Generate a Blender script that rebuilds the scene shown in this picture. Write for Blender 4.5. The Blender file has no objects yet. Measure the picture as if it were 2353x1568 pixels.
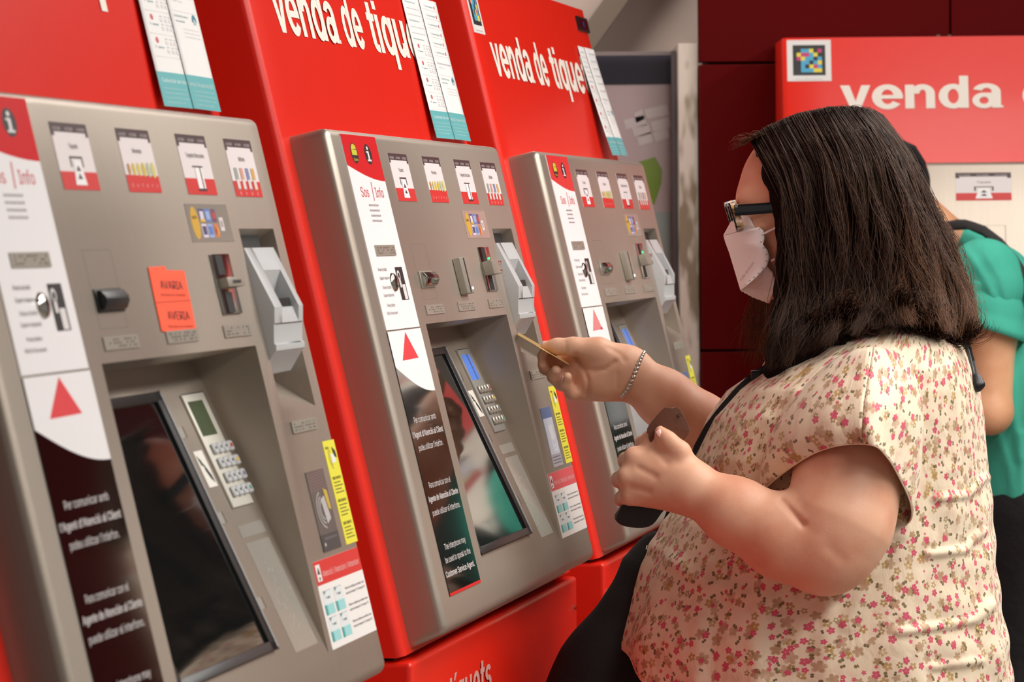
import bpy, bmesh, math, random
import numpy as np
from mathutils import Matrix, Vector
SC = bpy.context.scene
COL = SC.collection
random.seed(4); rng = np.random.default_rng(4)

# ------------------------------------------------------------------ camera, sky, lights, exposure
FPX = 9669.82; CAMZ = 1.45
RC = np.array([[.999961, -.00022359, -.0088283], [0, .99967944, -.02531843], [.00883113, .02531745, .99964045]])
cam = bpy.data.cameras.new('camera'); cob = bpy.data.objects.new('camera', cam); COL.objects.link(cob)
cam.sensor_width = 36; cam.lens = 36 * FPX / 2353; cam.clip_end = 100
r_, f_, u_ = RC
cob.matrix_world = Matrix(((r_[0], u_[0], -f_[0], 0), (r_[1], u_[1], -f_[1], 0), (r_[2], u_[2], -f_[2], CAMZ), (0, 0, 0, 1)))
cam.dof.use_dof = True; cam.dof.focus_distance = 5.85; cam.dof.aperture_fstop = 16.0
SC.camera = cob

world = bpy.data.worlds.new('station_air'); SC.world = world; world.use_nodes = True
world.node_tree.nodes['Background'].inputs[0].default_value = (1, .95, .9, 1)
world.node_tree.nodes['Background'].inputs[1].default_value = .27

def area(name, loc, size, power, color=(1, .965, .92), rot=(0, 0, 0)):
    l = bpy.data.lights.new(name, 'AREA'); l.shape = 'RECTANGLE'; l.size, l.size_y = size; l.energy = power; l.color = color
    o = bpy.data.objects.new(name, l); COL.objects.link(o); o.location = loc; o.rotation_euler = rot; return o
area('overhead_light', (1.25, 5.6, 3.1), (.6, 2.8), 56)
area('overhead_light', (2.7, 5.6, 3.1), (.6, 4.6), 150)
area('overhead_light', (2.4, 2.6, 3.1), (.6, 2.4), 72)
area('overhead_light', (1.9, 8.1, 3.1), (1.8, .4), 14)  # extra lamp with no visible fixture, added to brighten the far machine
area('overhead_light', (-.1, 9.2, 3.1), (.6, .6), 24)  # unseen lamp added to lift the grey far wall and map case

vs = SC.view_settings
vs.view_transform = 'Standard'; vs.look = 'None'; vs.gamma = 1; vs.use_curve_mapping = False; vs.exposure = 0.06

def at(x, y, Y):
    """the world point at depth Y along the sight line of a photograph pixel"""
    d = RC.T @ np.array([(x - 1176.5) / FPX, 1, -(y - 784) / FPX]); d = d / d[1] * Y
    return np.array([d[0], d[1], d[2] + CAMZ])

def pxof(V):
    c = (np.asarray(V) - [0, 0, CAMZ]) @ RC.T
    return np.stack([1176.5 + FPX * c[:, 0] / c[:, 1], 784 - FPX * c[:, 2] / c[:, 1]], 1)
# ------------------------------------------------------------------ helpers
def lin(c):
    return tuple((v / 255 / 12.92) if v / 255 <= .04045 else ((v / 255 + .055) / 1.055) ** 2.4 for v in c) + (1,)
MATS = {}
def mat(name, rgb, rough=.5, metal=0, coat=0, emit=None, estr=0, noise=None, spec=.5, bump=None, aniso=0):
    if name in MATS: return MATS[name]
    m = bpy.data.materials.new(name); m.use_nodes = True; nt = m.node_tree; b = nt.nodes['Principled BSDF']
    c = lin(rgb); b.inputs['Base Color'].default_value = c
    b.inputs['Roughness'].default_value = rough; b.inputs['Metallic'].default_value = metal
    b.inputs['Coat Weight'].default_value = coat; b.inputs['Coat Roughness'].default_value = .08
    b.inputs['Specular IOR Level'].default_value = spec
    if aniso: b.inputs['Anisotropic'].default_value = aniso
    if emit: b.inputs['Emission Color'].default_value = lin(emit); b.inputs['Emission Strength'].default_value = estr
    if noise or bump:
        tc = nt.nodes.new('ShaderNodeTexCoord')
    if noise:                                                        # (scale, amount, stretch)
        sc, amt, st = noise
        mp = nt.nodes.new('ShaderNodeMapping'); mp.inputs['Scale'].default_value = st
        n = nt.nodes.new('ShaderNodeTexNoise'); n.inputs['Scale'].default_value = sc; n.inputs['Detail'].default_value = 4
        nt.links.new(tc.outputs['Object'], mp.inputs[0]); nt.links.new(mp.outputs[0], n.inputs['Vector'])
        mx = nt.nodes.new('ShaderNodeMixRGB'); mx.inputs[1].default_value = tuple(v * (1 - amt) for v in c[:3]) + (1,)
        mx.inputs[2].default_value = tuple(min(1, v * (1 + amt)) for v in c[:3]) + (1,)
        nt.links.new(n.outputs['Fac'], mx.inputs[0]); nt.links.new(mx.outputs[0], b.inputs['Base Color'])
    if bump:
        sc, dist, st = bump
        mp = nt.nodes.new('ShaderNodeMapping'); mp.inputs['Scale'].default_value = st
        n = nt.nodes.new('ShaderNodeTexNoise'); n.inputs['Scale'].default_value = sc; n.inputs['Detail'].default_value = 3
        nt.links.new(tc.outputs['Object'], mp.inputs[0]); nt.links.new(mp.outputs[0], n.inputs['Vector'])
        bp = nt.nodes.new('ShaderNodeBump'); bp.inputs['Distance'].default_value = dist; bp.inputs['Strength'].default_value = 1
        nt.links.new(n.outputs['Fac'], bp.inputs['Height']); nt.links.new(bp.outputs[0], b.inputs['Normal'])
    MATS[name] = m; return m
def ink(rgb):
    return mat('print_%d_%d_%d' % rgb, rgb, .45)

RED = mat('red_enamel', (224, 36, 19), .31, coat=.12, noise=(3, .05, (1, 1, 1)), spec=.4, bump=(260, .00005, (1, 1, 1)))
DRED = mat('dark_red_laminate', (84, 0, 1), .6, noise=(2, .08, (1, 1, 1)), spec=.08)
SILVER = mat('brushed_silver', (178, 166, 153), .40, metal=.72, noise=(14, .05, (12, .4, 1)), aniso=.3)
CHROME = mat('chrome', (190, 186, 178), .16, metal=1)
STEEL = mat('plate_steel', (176, 170, 158), .38, metal=.6)
GREYP = mat('grey_moulded_plastic', (186, 187, 188), .38)
GREYS = mat('silver_grey_plastic', (150, 150, 150), .45)
BLACK = mat('black_gap', (12, 11, 11), .6)
BLACKG = mat('black_rubber', (18, 18, 19), .4)
GLASSD = mat('dark_screen_glass', (20, 22, 22), .04, spec=.9)
CLEAR = mat('pale_film', (172, 168, 158), .22, metal=.3)
WHITEV = mat('white_vinyl', (246, 243, 244), .3)
REDV = mat('red_vinyl', (214, 30, 36), .3)
BLACKV = mat('black_gloss_vinyl', (16, 13, 13), .06, spec=.7)
LETTER = mat('cream_lettering', (234, 224, 212), .5)

def link(o, parent=None):
    COL.objects.link(o)
    if parent is not None: o.parent = parent
    return o
def thing(name, label, cat, mtx=None, group=None):
    o = bpy.data.objects.new(name, None); o.empty_display_size = .1; link(o)
    if mtx is not None: o.matrix_basis = mtx
    o['label'] = label; o['category'] = cat
    if group: o['group'] = group
    return o
def tag(o, label, cat, group=None):
    o['label'] = label; o['category'] = cat
    if group: o['group'] = group
    return o

def place(o, parent, mtx):
    """mtx is given in the frame of the whole thing, also for a sub-part"""
    if mtx is None: return o
    if parent is not None and parent.parent is not None: mtx = parent.matrix_basis.inverted() @ mtx
    o.matrix_basis = mtx; return o
class MB:
    """gathers shapes with materials, builds ONE mesh object"""
    def __init__(s): s.v = []; s.f = []; s.m = []; s.mats = []
    def mi(s, m):
        if m not in s.mats: s.mats.append(m)
        return s.mats.index(m)
    def add(s, v, f, m):
        k = len(s.v); s.v += [tuple(float(c) for c in p) for p in v]; i = s.mi(m)
        for q in f: s.f.append(tuple(k + a for a in q)); s.m.append(i)
    def box(s, x0, x1, y0, y1, z0, z1, m):
        v = [(x, y, z) for z in (z0, z1) for y in (y0, y1) for x in (x0, x1)]
        s.add(v, [(0, 2, 3, 1), (4, 5, 7, 6), (0, 1, 5, 4), (2, 6, 7, 3), (0, 4, 6, 2), (1, 3, 7, 5)], m)
    def fb(s, u0, u1, v0, v1, w0, w1, m): s.box(u0, u1, -v1, -v0, w0, w1, m)   # box in face units (v downwards)
    def prism(s, prof, x0, x1, m):                                   # profile in (y,z), swept along x
        n = len(prof); v = [(x0, a, b) for a, b in prof] + [(x1, a, b) for a, b in prof]
        f = [tuple(range(n))[::-1], tuple(range(n, 2 * n))] + [(i, (i + 1) % n, n + (i + 1) % n, n + i) for i in range(n)]
        s.add(v, f, m)
    def plate(s, pts, z0, z1, m):                                    # outline in (x,y), swept along z
        n = len(pts); v = [(a, b, z0) for a, b in pts] + [(a, b, z1) for a, b in pts]
        f = [tuple(range(n))[::-1], tuple(range(n, 2 * n))] + [(i, (i + 1) % n, n + (i + 1) % n, n + i) for i in range(n)]
        s.add(v, f, m)
    def tube(s, pts, rad, m, n=8, cap=True):
        P = [np.array(p, float) for p in pts]; R = rad if hasattr(rad, '__len__') else [rad] * len(P)
        k = len(s.v); up = np.array([.13, .21, .97]); V = []
        for i, p in enumerate(P):
            t = P[min(i + 1, len(P) - 1)] - P[max(i - 1, 0)]; t /= np.linalg.norm(t) + 1e-9
            a = np.cross(t, up); a /= np.linalg.norm(a) + 1e-9; b = np.cross(t, a)
            V += [p + R[i] * (math.cos(q) * a + math.sin(q) * b) for q in np.linspace(0, 2 * math.pi, n, endpoint=False)]
        F = [(i * n + j, i * n + (j + 1) % n, (i + 1) * n + (j + 1) % n, (i + 1) * n + j) for i in range(len(P) - 1) for j in range(n)]
        if cap: F += [tuple(range(n))[::-1], tuple(range((len(P) - 1) * n, len(P) * n))]
        s.add(V, F, m)
    def build(s, name, parent=None, mtx=None, bevel=0, seg=2, smooth=False, angle=35):
        me = bpy.data.meshes.new(name); me.from_pydata(s.v, [], s.f)
        for m in s.mats: me.materials.append(m)
        me.polygons.foreach_set('material_index', s.m)
        bm = bmesh.new(); bm.from_mesh(me); bmesh.ops.recalc_face_normals(bm, faces=bm.faces)
        if bevel:
            bmesh.ops.remove_doubles(bm, verts=bm.verts, dist=1e-6)
            es = [e for e in bm.edges if len(e.link_faces) == 2 and e.calc_face_angle(0) > math.radians(angle)]
            bmesh.ops.bevel(bm, geom=es, offset=bevel, segments=seg, affect='EDGES', profile=.6, clamp_overlap=True)
        bm.to_mesh(me); bm.free()
        if smooth or bevel:
            me.shade_smooth(); me.set_sharp_from_angle(angle=math.radians(40))
        o = bpy.data.objects.new(name, me); link(o, parent)
        return place(o, parent, mtx)

# ------------------------------------------------------------------ lettering (built-in font, turned into flat polygons)
_tc = {}
try: SANS = bpy.data.fonts.load(bpy.utils.resource_path('LOCAL') + '/datafiles/fonts/Inter.woff2')   # ships with Blender
except Exception: SANS = None
def glyphs(s, bold=0.0):
    k = (s, bold)
    if k not in _tc:
        cu = bpy.data.curves.new('lettering', 'FONT'); cu.body = s; cu.size = 1; cu.offset = 0
        if SANS: cu.font = SANS
        cu.resolution_u = 3
        o = bpy.data.objects.new('lettering', cu); COL.objects.link(o)
        dg = bpy.context.evaluated_depsgraph_get(); me = o.evaluated_get(dg).to_mesh()
        v = np.array([x.co[:2] for x in me.vertices]) if len(me.vertices) else np.zeros((0, 2))
        f = [tuple(p.vertices) for p in me.polygons]
        o.evaluated_get(dg).to_mesh_clear(); bpy.data.objects.remove(o); bpy.data.curves.remove(cu)
        _tc[k] = (v, f)
    return _tc[k]

class Print(MB):
    """flat print on the XY plane, v downwards, each layer a hair above the last"""
    def __init__(s, z=0.0): super().__init__(); s.z = z; s.L = 0
    def zz(s, L): return s.z + .00014 * L
    def rect(s, u0, v0, u1, v1, c, L=1): s.poly([(u0, v0), (u1, v0), (u1, v1), (u0, v1)], c, L)
    def poly(s, pts, c, L=1):
        m = c if not isinstance(c, tuple) else ink(c); z = s.zz(L)
        s.add([(a, -b, z) for a, b in pts], [tuple(range(len(pts)))[::-1]], m)
    def ell(s, u, v, ru, rv, c, L=1, n=20, a0=0, a1=2 * math.pi):
        s.poly([(u + ru * math.cos(t), v + rv * math.sin(t)) for t in np.linspace(a0, a1, n, endpoint=a1 < 6)], c, L)
    def arc(s, u, v, ru, rv, wd, c, a0, a1, L=1, n=10):
        for t0, t1 in zip(np.linspace(a0, a1, n)[:-1], np.linspace(a0, a1, n)[1:]):
            s.poly([(u + ru * math.cos(t0), v + rv * math.sin(t0)), (u + ru * math.cos(t1), v + rv * math.sin(t1)),
                    (u + (ru - wd) * math.cos(t1), v + (rv - wd * rv / ru) * math.sin(t1)), (u + (ru - wd) * math.cos(t0), v + (rv - wd * rv / ru) * math.sin(t0))], c, L)
    def text(s, t, u0, u1, vb, cap, c, bold=0.0, L=2, sh=0.0):
        """t fitted between u0 and u1, baseline vb, capital height cap"""
        v, f = glyphs(t, bold)
        if not len(v): return
        a, b = v[:, 0].min(), v[:, 0].max(); m = c if not isinstance(c, tuple) else ink(c); z = s.zz(L)
        for k, dx in enumerate((0,) if bold < .007 else (-bold, bold) if bold < .014 else (-.016, 0, .016)):   # heavier print: struck again beside itself
          dx *= (u1 - u0) / (b - a); s.add([(u0 + dx + (x - a) / (b - a) * (u1 - u0), -vb + y * cap / .70 - sh * (x - a) / (b - a), z + 2e-5 * k) for x, y in v], f, m)

def heavy(P, word, u0, u1, vb, asc, m, L=1):
    """a word in heavy grotesque letters built from stems and bowls, fitted between u0 and u1"""
    S = []; pen = 0.0
    def R(a, b, c, d): S.append([(pen + a, b), (pen + c, b), (pen + c, d), (pen + a, d)])
    def G(cx, cy, rx, ry, ix, iy, a0=0., a1=2 * math.pi, n=18):
        t = np.linspace(a0, a1, n)
        for p, q in zip(t[:-1], t[1:]):
            S.append([(pen + cx + rx * math.cos(p), cy + ry * math.sin(p)), (pen + cx + rx * math.cos(q), cy + ry * math.sin(q)), (pen + cx + ix * math.cos(q), cy + iy * math.sin(q)), (pen + cx + ix * math.cos(p), cy + iy * math.sin(p))])
    pi = math.pi
    for ch in word:
        if ch == 'v': S.append([(pen + a, b) for a, b in ((0, .53), (.17, .53), (.28, .17), (.28, 0), (.19, 0))]); S.append([(pen + a, b) for a, b in ((.28, .17), (.39, .53), (.555, .53), (.37, 0), (.28, 0))]); w = .58
        if ch == 'e': G(.285, .265, .285, .28, .115, .165, -.16, 2 * pi - .62, 26); R(.1, .222, .565, .305); w = .61
        if ch == 'n': R(0, 0, .165, .53); R(.38, 0, .545, .34); G(.32, .33, .225, .212, .06, .09, 0, pi, 12); w = .61
        if ch == 'd': G(.27, .265, .27, .28, .10, .165); R(.385, 0, .55, .72); w = .615
        if ch == 'a': R(.36, 0, .525, .37); G(.268, .36, .257, .187, .092, .085, 0, 2.85, 12); G(.215, .163, .215, .178, .085, .08); R(.5, 0, .565, .05); R(.2, .255, .4, .335); w = .60
        if ch == 't': R(.08, .13, .245, .68); R(0, .425, .345, .53); G(.262, .14, .182, .145, .018, .035, pi, 1.5 * pi, 7); R(.26, -.005, .345, .105); w = .385
        if ch == 'i': R(0, 0, .165, .53); R(0, .6, .165, .72); w = .235
        if ch == 'í': R(0, 0, .165, .53); S.append([(pen + .0, .59), (pen + .11, .59), (pen + .24, .74), (pen + .07, .74)]); w = .235
        if ch == 'q': G(.27, .265, .27, .28, .10, .165); R(.385, -.2, .55, .53); w = .62
        if ch == 'u': R(.38, 0, .545, .53); R(0, .2, .165, .53); G(.225, .2, .225, .212, .06, .09, pi, 2 * pi, 12); w = .61
        if ch == 's': G(.26, .375, .24, .165, .075, .06, .35, 1.5 * pi, 14); G(.265, .155, .25, .165, .085, .06, -.5 * pi - 1.25, .5 * pi, 14); w = .56
        pen += w
    tot = pen - .05; k = (u1 - u0) / tot; z = P.zz(L)
    for i, q in enumerate(S): P.add([(u0 + a * k, -vb + b * asc / .72, z + 1.5e-5 * i) for a, b in q], [tuple(range(len(q)))], m)

# ------------------------------------------------------------------ the setting
YAW = math.radians(80.2015)
E_ = np.array([math.cos(YAW), math.sin(YAW), 0]); N_ = np.array([math.sin(YAW), -math.cos(YAW), 0])
POS = [(-.48855, 3.54692), (-.2241, 5.15988), (.04345, 6.67858)]
def rowm(x, y, yaw=YAW):
    c, s = math.cos(yaw), math.sin(yaw)
    return Matrix(((c, -s, 0, x), (s, c, 0, y), (0, 0, 1, 0), (0, 0, 0, 1)))
def structure(name, mb, mtx=None, parent=None, **k):
    o = mb.build(name, parent, mtx, **k)
    if parent is None: o['kind'] = 'structure'
    return o
FLOORM = mat('floor_terrazzo', (120, 112, 104), .35, noise=(60, .2, (1, 1, 1)))
WALLG = mat('grey_plaster', (206, 184, 172), .8, noise=(3, .10, (1, 1, 1)))
CEILM = mat('ceiling_white', (200, 196, 188), .8)
b = MB(); b.box(-3, 7, -4, 14, -.1, 0, FLOORM); structure('floor', b)
b = MB(); b.box(-3, 7, -4, 14, 3.2, 3.3, CEILM); structure('ceiling', b)
# the wall behind the row of machines (dark red), a little past the last machine
b = MB(); b.box(-9, 3.2, .405, .55, 0, 3.2, DRED); structure('wall_left', b, rowm(*POS[1]))
# far wall: grey part with the map case, then the dark red panelling
b = MB(); b.box(-1.5, .47, 10.3, 10.45, 0, 3.2, WALLG); structure('wall_back', b)
WALLB = mat('groove_black', (26, 4, 4), .7)
b = MB(); b.box(.47, 3.9, 9.96, 10.45, 0, 3.2, WALLB); wr = structure('wall_right', b)
xs = [.443] + [1.036 + .6 * k for k in range(5)]
zs = [0, .497, 1.172, 1.848, 2.524, 3.2]
for i in range(len(xs) - 1):
    for j in range(len(zs) - 1):
        b = MB(); b.box(xs[i] + .002, xs[i + 1] - .0015, 9.9, 9.958, zs[j] + .003, zs[j + 1] - .003, DRED)
        b.build('panel', wr, bevel=.0015, seg=1)
STAIN = mat('stained_cream_plaster', (206, 190, 172), .8)
nt = STAIN.node_tree; tcn = nt.nodes.new('ShaderNodeTexCoord'); mpn = nt.nodes.new('ShaderNodeMapping'); mpn.inputs['Scale'].default_value = (14, 14, 5)
nz = nt.nodes.new('ShaderNodeTexNoise'); nz.inputs['Scale'].default_value = 1.6; rp = nt.nodes.new('ShaderNodeValToRGB')
rp.color_ramp.elements[0].position = .36; rp.color_ramp.elements[0].color = lin((138, 120, 98)); rp.color_ramp.elements[1].position = .5; rp.color_ramp.elements[1].color = lin((214, 200, 186))
nt.links.new(tcn.outputs['Object'], mpn.inputs[0]); nt.links.new(mpn.outputs[0], nz.inputs['Vector']); nt.links.new(nz.outputs['Fac'], rp.inputs[0]); nt.links.new(rp.outputs[0], nt.nodes['Principled BSDF'].inputs['Base Color'])
b = MB(); b.box(.398, .442, 9.93, 10.3, 0, 1.897, STAIN); structure('trim_1', b)
b = MB(); b.prism([(0, -.025), (0, .025), (.1, .025), (.1, -.025)], -.9, .9, mat('grey_beam', (128, 112, 98), .8))
tr = structure('trim_2', b); tr.matrix_basis = Matrix.Translation((.262, 10.19, 2.02)) @ Matrix.Rotation(math.radians(-54), 4, 'Y')

# map case on the grey wall
mc = thing('map_case', 'glazed map case with a dark purple header on the grey far wall', 'map case', Matrix.Translation((.1, 10.05, 0)))
NAVY = mat('navy_header', (28, 16, 40), .6); PINKG = mat('greyish_map_sheet', (222, 198, 198), .6)
b = MB(); b.box(-.5, .295, 0, .05, .75, 1.884, mat('case_back', (120, 104, 100), .6)); b.build('case_box', mc, bevel=.004)
b = MB(); b.box(-.49, .284, -.012, -.001, 1.806, 1.874, NAVY); b.build('header', mc)
p = Print(); z = 1.806
b = MB(); b.box(-.49, .284, -.006, -.001, .77, 1.805, PINKG)
b.build('map_sheet', mc)
p = Print(.0072); p.poly([(.205, -1.62), (.245, -1.632), (.262, -1.6), (.26, -1.57), (.243, -1.52), (.225, -1.51), (.215, -1.55)], (140, 170, 52))
p.rect(-.3, -1.5, .28, -.8, (188, 198, 192), 1)
for k, (a, q, w) in enumerate(((.17, 1.72, .05), (.195, 1.735, .02), (.22, 1.745, .055), (.19, 1.7, .04), (.235, 1.715, .045), (.2, 1.68, .035), (.24, 1.69, .035))):
    p.poly([(a, -q), (a + w, -q - .012), (a + w + .006, -q + .012), (a + .006, -q + .022)], (238, 224, 222), 2)
p.build('map_print', mc, Matrix(((1, 0, 0, 0), (0, 0, -1, 0), (0, 1, 0, 0), (0, 0, 0, 1))))
b = MB(); b.box(.284, .297, -.03, .05, .75, 1.884, mat('case_frame', (86, 74, 74), .4)); b.box(-.5, -.49, -.03, .05, .75, 1.884, MATS['case_frame']); b.box(-.5, .297, -.03, .05, .745, .77, MATS['case_frame']); b.build('frame', mc, bevel=.002)
gl = bpy.data.materials.new('clear_glass'); gl.use_nodes = True; nt = gl.node_tree; nt.nodes.clear()
go_, gt, gg, gm, gf = (nt.nodes.new('ShaderNode' + k) for k in ('OutputMaterial', 'BsdfTransparent', 'BsdfGlossy', 'MixShader', 'Fresnel'))
gg.inputs['Roughness'].default_value = .02; gf.inputs['IOR'].default_value = 1.3
nt.links.new(gf.outputs[0], gm.inputs[0]); nt.links.new(gt.outputs[0], gm.inputs[1]); nt.links.new(gg.outputs[0], gm.inputs[2]); nt.links.new(gm.outputs[0], go_.inputs[0])
b = MB(); b.box(-.49, .284, -.026, -.023, .77, 1.884, gl); b.build('glass', mc)
# ------------------------------------------------------------------ ticket machine, drawn in its own face units:
# u along the face, v down the slope from the top left corner of the silver front, w outwards
LEAN = math.radians(13.1195); SL, CL = math.sin(LEAN), math.cos(LEAN); TLZ = 1.584
FM = Matrix(((1, 0, 0, 0), (0, SL, -CL, 0), (0, CL, SL, TLZ), (0, 0, 0, 1)))      # face frame (x=u, y=-v, z=w) in the machine's frame
_td = np.array([.3105, .0651]) / .3173
DM = FM @ Matrix(((1, 0, 0, 0), (0, _td[0], _td[1], -.2809), (0, -_td[1], _td[0], -.0655), (0, 0, 0, 1)))   # deck of the screen recess (y=-s)
def fl(v, w): return (-v * SL - w * CL, TLZ - v * CL + w * SL)                     # face (v,w) -> local (y,z)
W_, H_ = 1.2, .637

def sticker(P, u0, v0, u1, v1, kind):
    du, dv = u1 - u0, v1 - v0; X = lambda a: u0 + a * du; Yv = lambda a: v0 + a * dv
    dark = (66, 44, 46); red = (206, 38, 34); wh = (226, 216, 216)
    P.fb(u0, u1, v0, v1, 0, .0006, ink(wh)); P.z = .0006
    P.rect(X(0), Yv(0), X(1), Yv(.14), dark, 1); P.rect(X(0), Yv(.14), X(.07), Yv(.2), dark, 1); P.rect(X(.93), Yv(.14), X(1), Yv(.2), dark, 1)
    for k in range(3): P.text('AUTOSERVEI'[:8], X(.05 + .33 * k), X(.27 + .33 * k), Yv(.115), .0042, (196, 184, 184), .01, 2)
    P.rect(X(0), Yv(.73), X(1), Yv(1), red, 1)
    if kind == 0:
        P.text('Tiquets', X(.38), X(.63), Yv(.38), .0065, dark)
        P.rect(X(.33), Yv(.5), X(.68), Yv(.53), dark, 2); P.rect(X(.33), Yv(.5), X(.36), Yv(.66), dark, 2); P.rect(X(.65), Yv(.5), X(.68), Yv(.66), dark, 2)
        P.poly([(X(.42), Yv(.56)), (X(.59), Yv(.56)), (X(.66), Yv(.93)), (X(.35), Yv(.93))], (240, 236, 236), 3)
        for q in (.63, .75): P.poly([(X(.44), Yv(q + .09)), (X(.505), Yv(q)), (X(.57), Yv(q + .09))], dark, 4)
    if kind == 1:
        P.text('Monedes', X(.36), X(.64), Yv(.38), .0065, dark)
        for k, c in enumerate(((186, 132, 66), (206, 182, 70), (212, 190, 84), (202, 178, 70), (176, 186, 150), (206, 196, 120))):
            P.ell(X(.13 + .15 * k), Yv(.64), .0075 * (.75 + .06 * k), .0075 * (.8 + .06 * k), c, 3); P.text('%d' % (5 + k), X(.11 + .15 * k), X(.15 + .15 * k), Yv(.92), .0045, (240, 190, 186), 0, 3)
    if kind == 2:
        P.text('Targetes Bancaries', X(.2), X(.82), Yv(.38), .0065, dark)
        P.rect(X(.33), Yv(.52), X(.68), Yv(.545), dark, 2); P.rect(X(.4), Yv(.55), X(.64), Yv(.93), (240, 236, 236), 3); P.rect(X(.55), Yv(.55), X(.585), Yv(.93), dark, 4); P.rect(X(.38), Yv(.9), X(.66), Yv(.94), dark, 4)
    if kind == 3:
        P.text('Bitllets', X(.39), X(.62), Yv(.38), .0065, dark)
        for k, c in enumerate(((150, 158, 150), (206, 150, 132), (120, 130, 172), (206, 160, 90))):
            P.rect(X(.12 + .21 * k), Yv(.5), X(.24 + .21 * k), Yv(.88), c, 3); P.rect(X(.13 + .21 * k), Yv(.7), X(.23 + .21 * k), Yv(.86), (222, 206, 200), 4)
            P.text('%d' % (5, 10, 20, 50)[k], X(.15 + .21 * k), X(.21 + .21 * k), Yv(.97), .0045, (240, 190, 186), 0, 4)

def braille(P, u0, v0, u1, v1, seed):
    P.fb(u0, u1, v0, v1, 0, .0015, STEEL); r = random.Random(seed)
    for i in range(14):
        for j in range(3):
            if r.random() < .55:
                x = u0 + (.1 + .8 * i / 13) * (u1 - u0); y = v0 + (.25 + .25 * j) * (v1 - v0)
                P.fb(x - .0015, x + .0015, y - .0007, y + .0007, .0015, .0025, STEEL)

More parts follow.
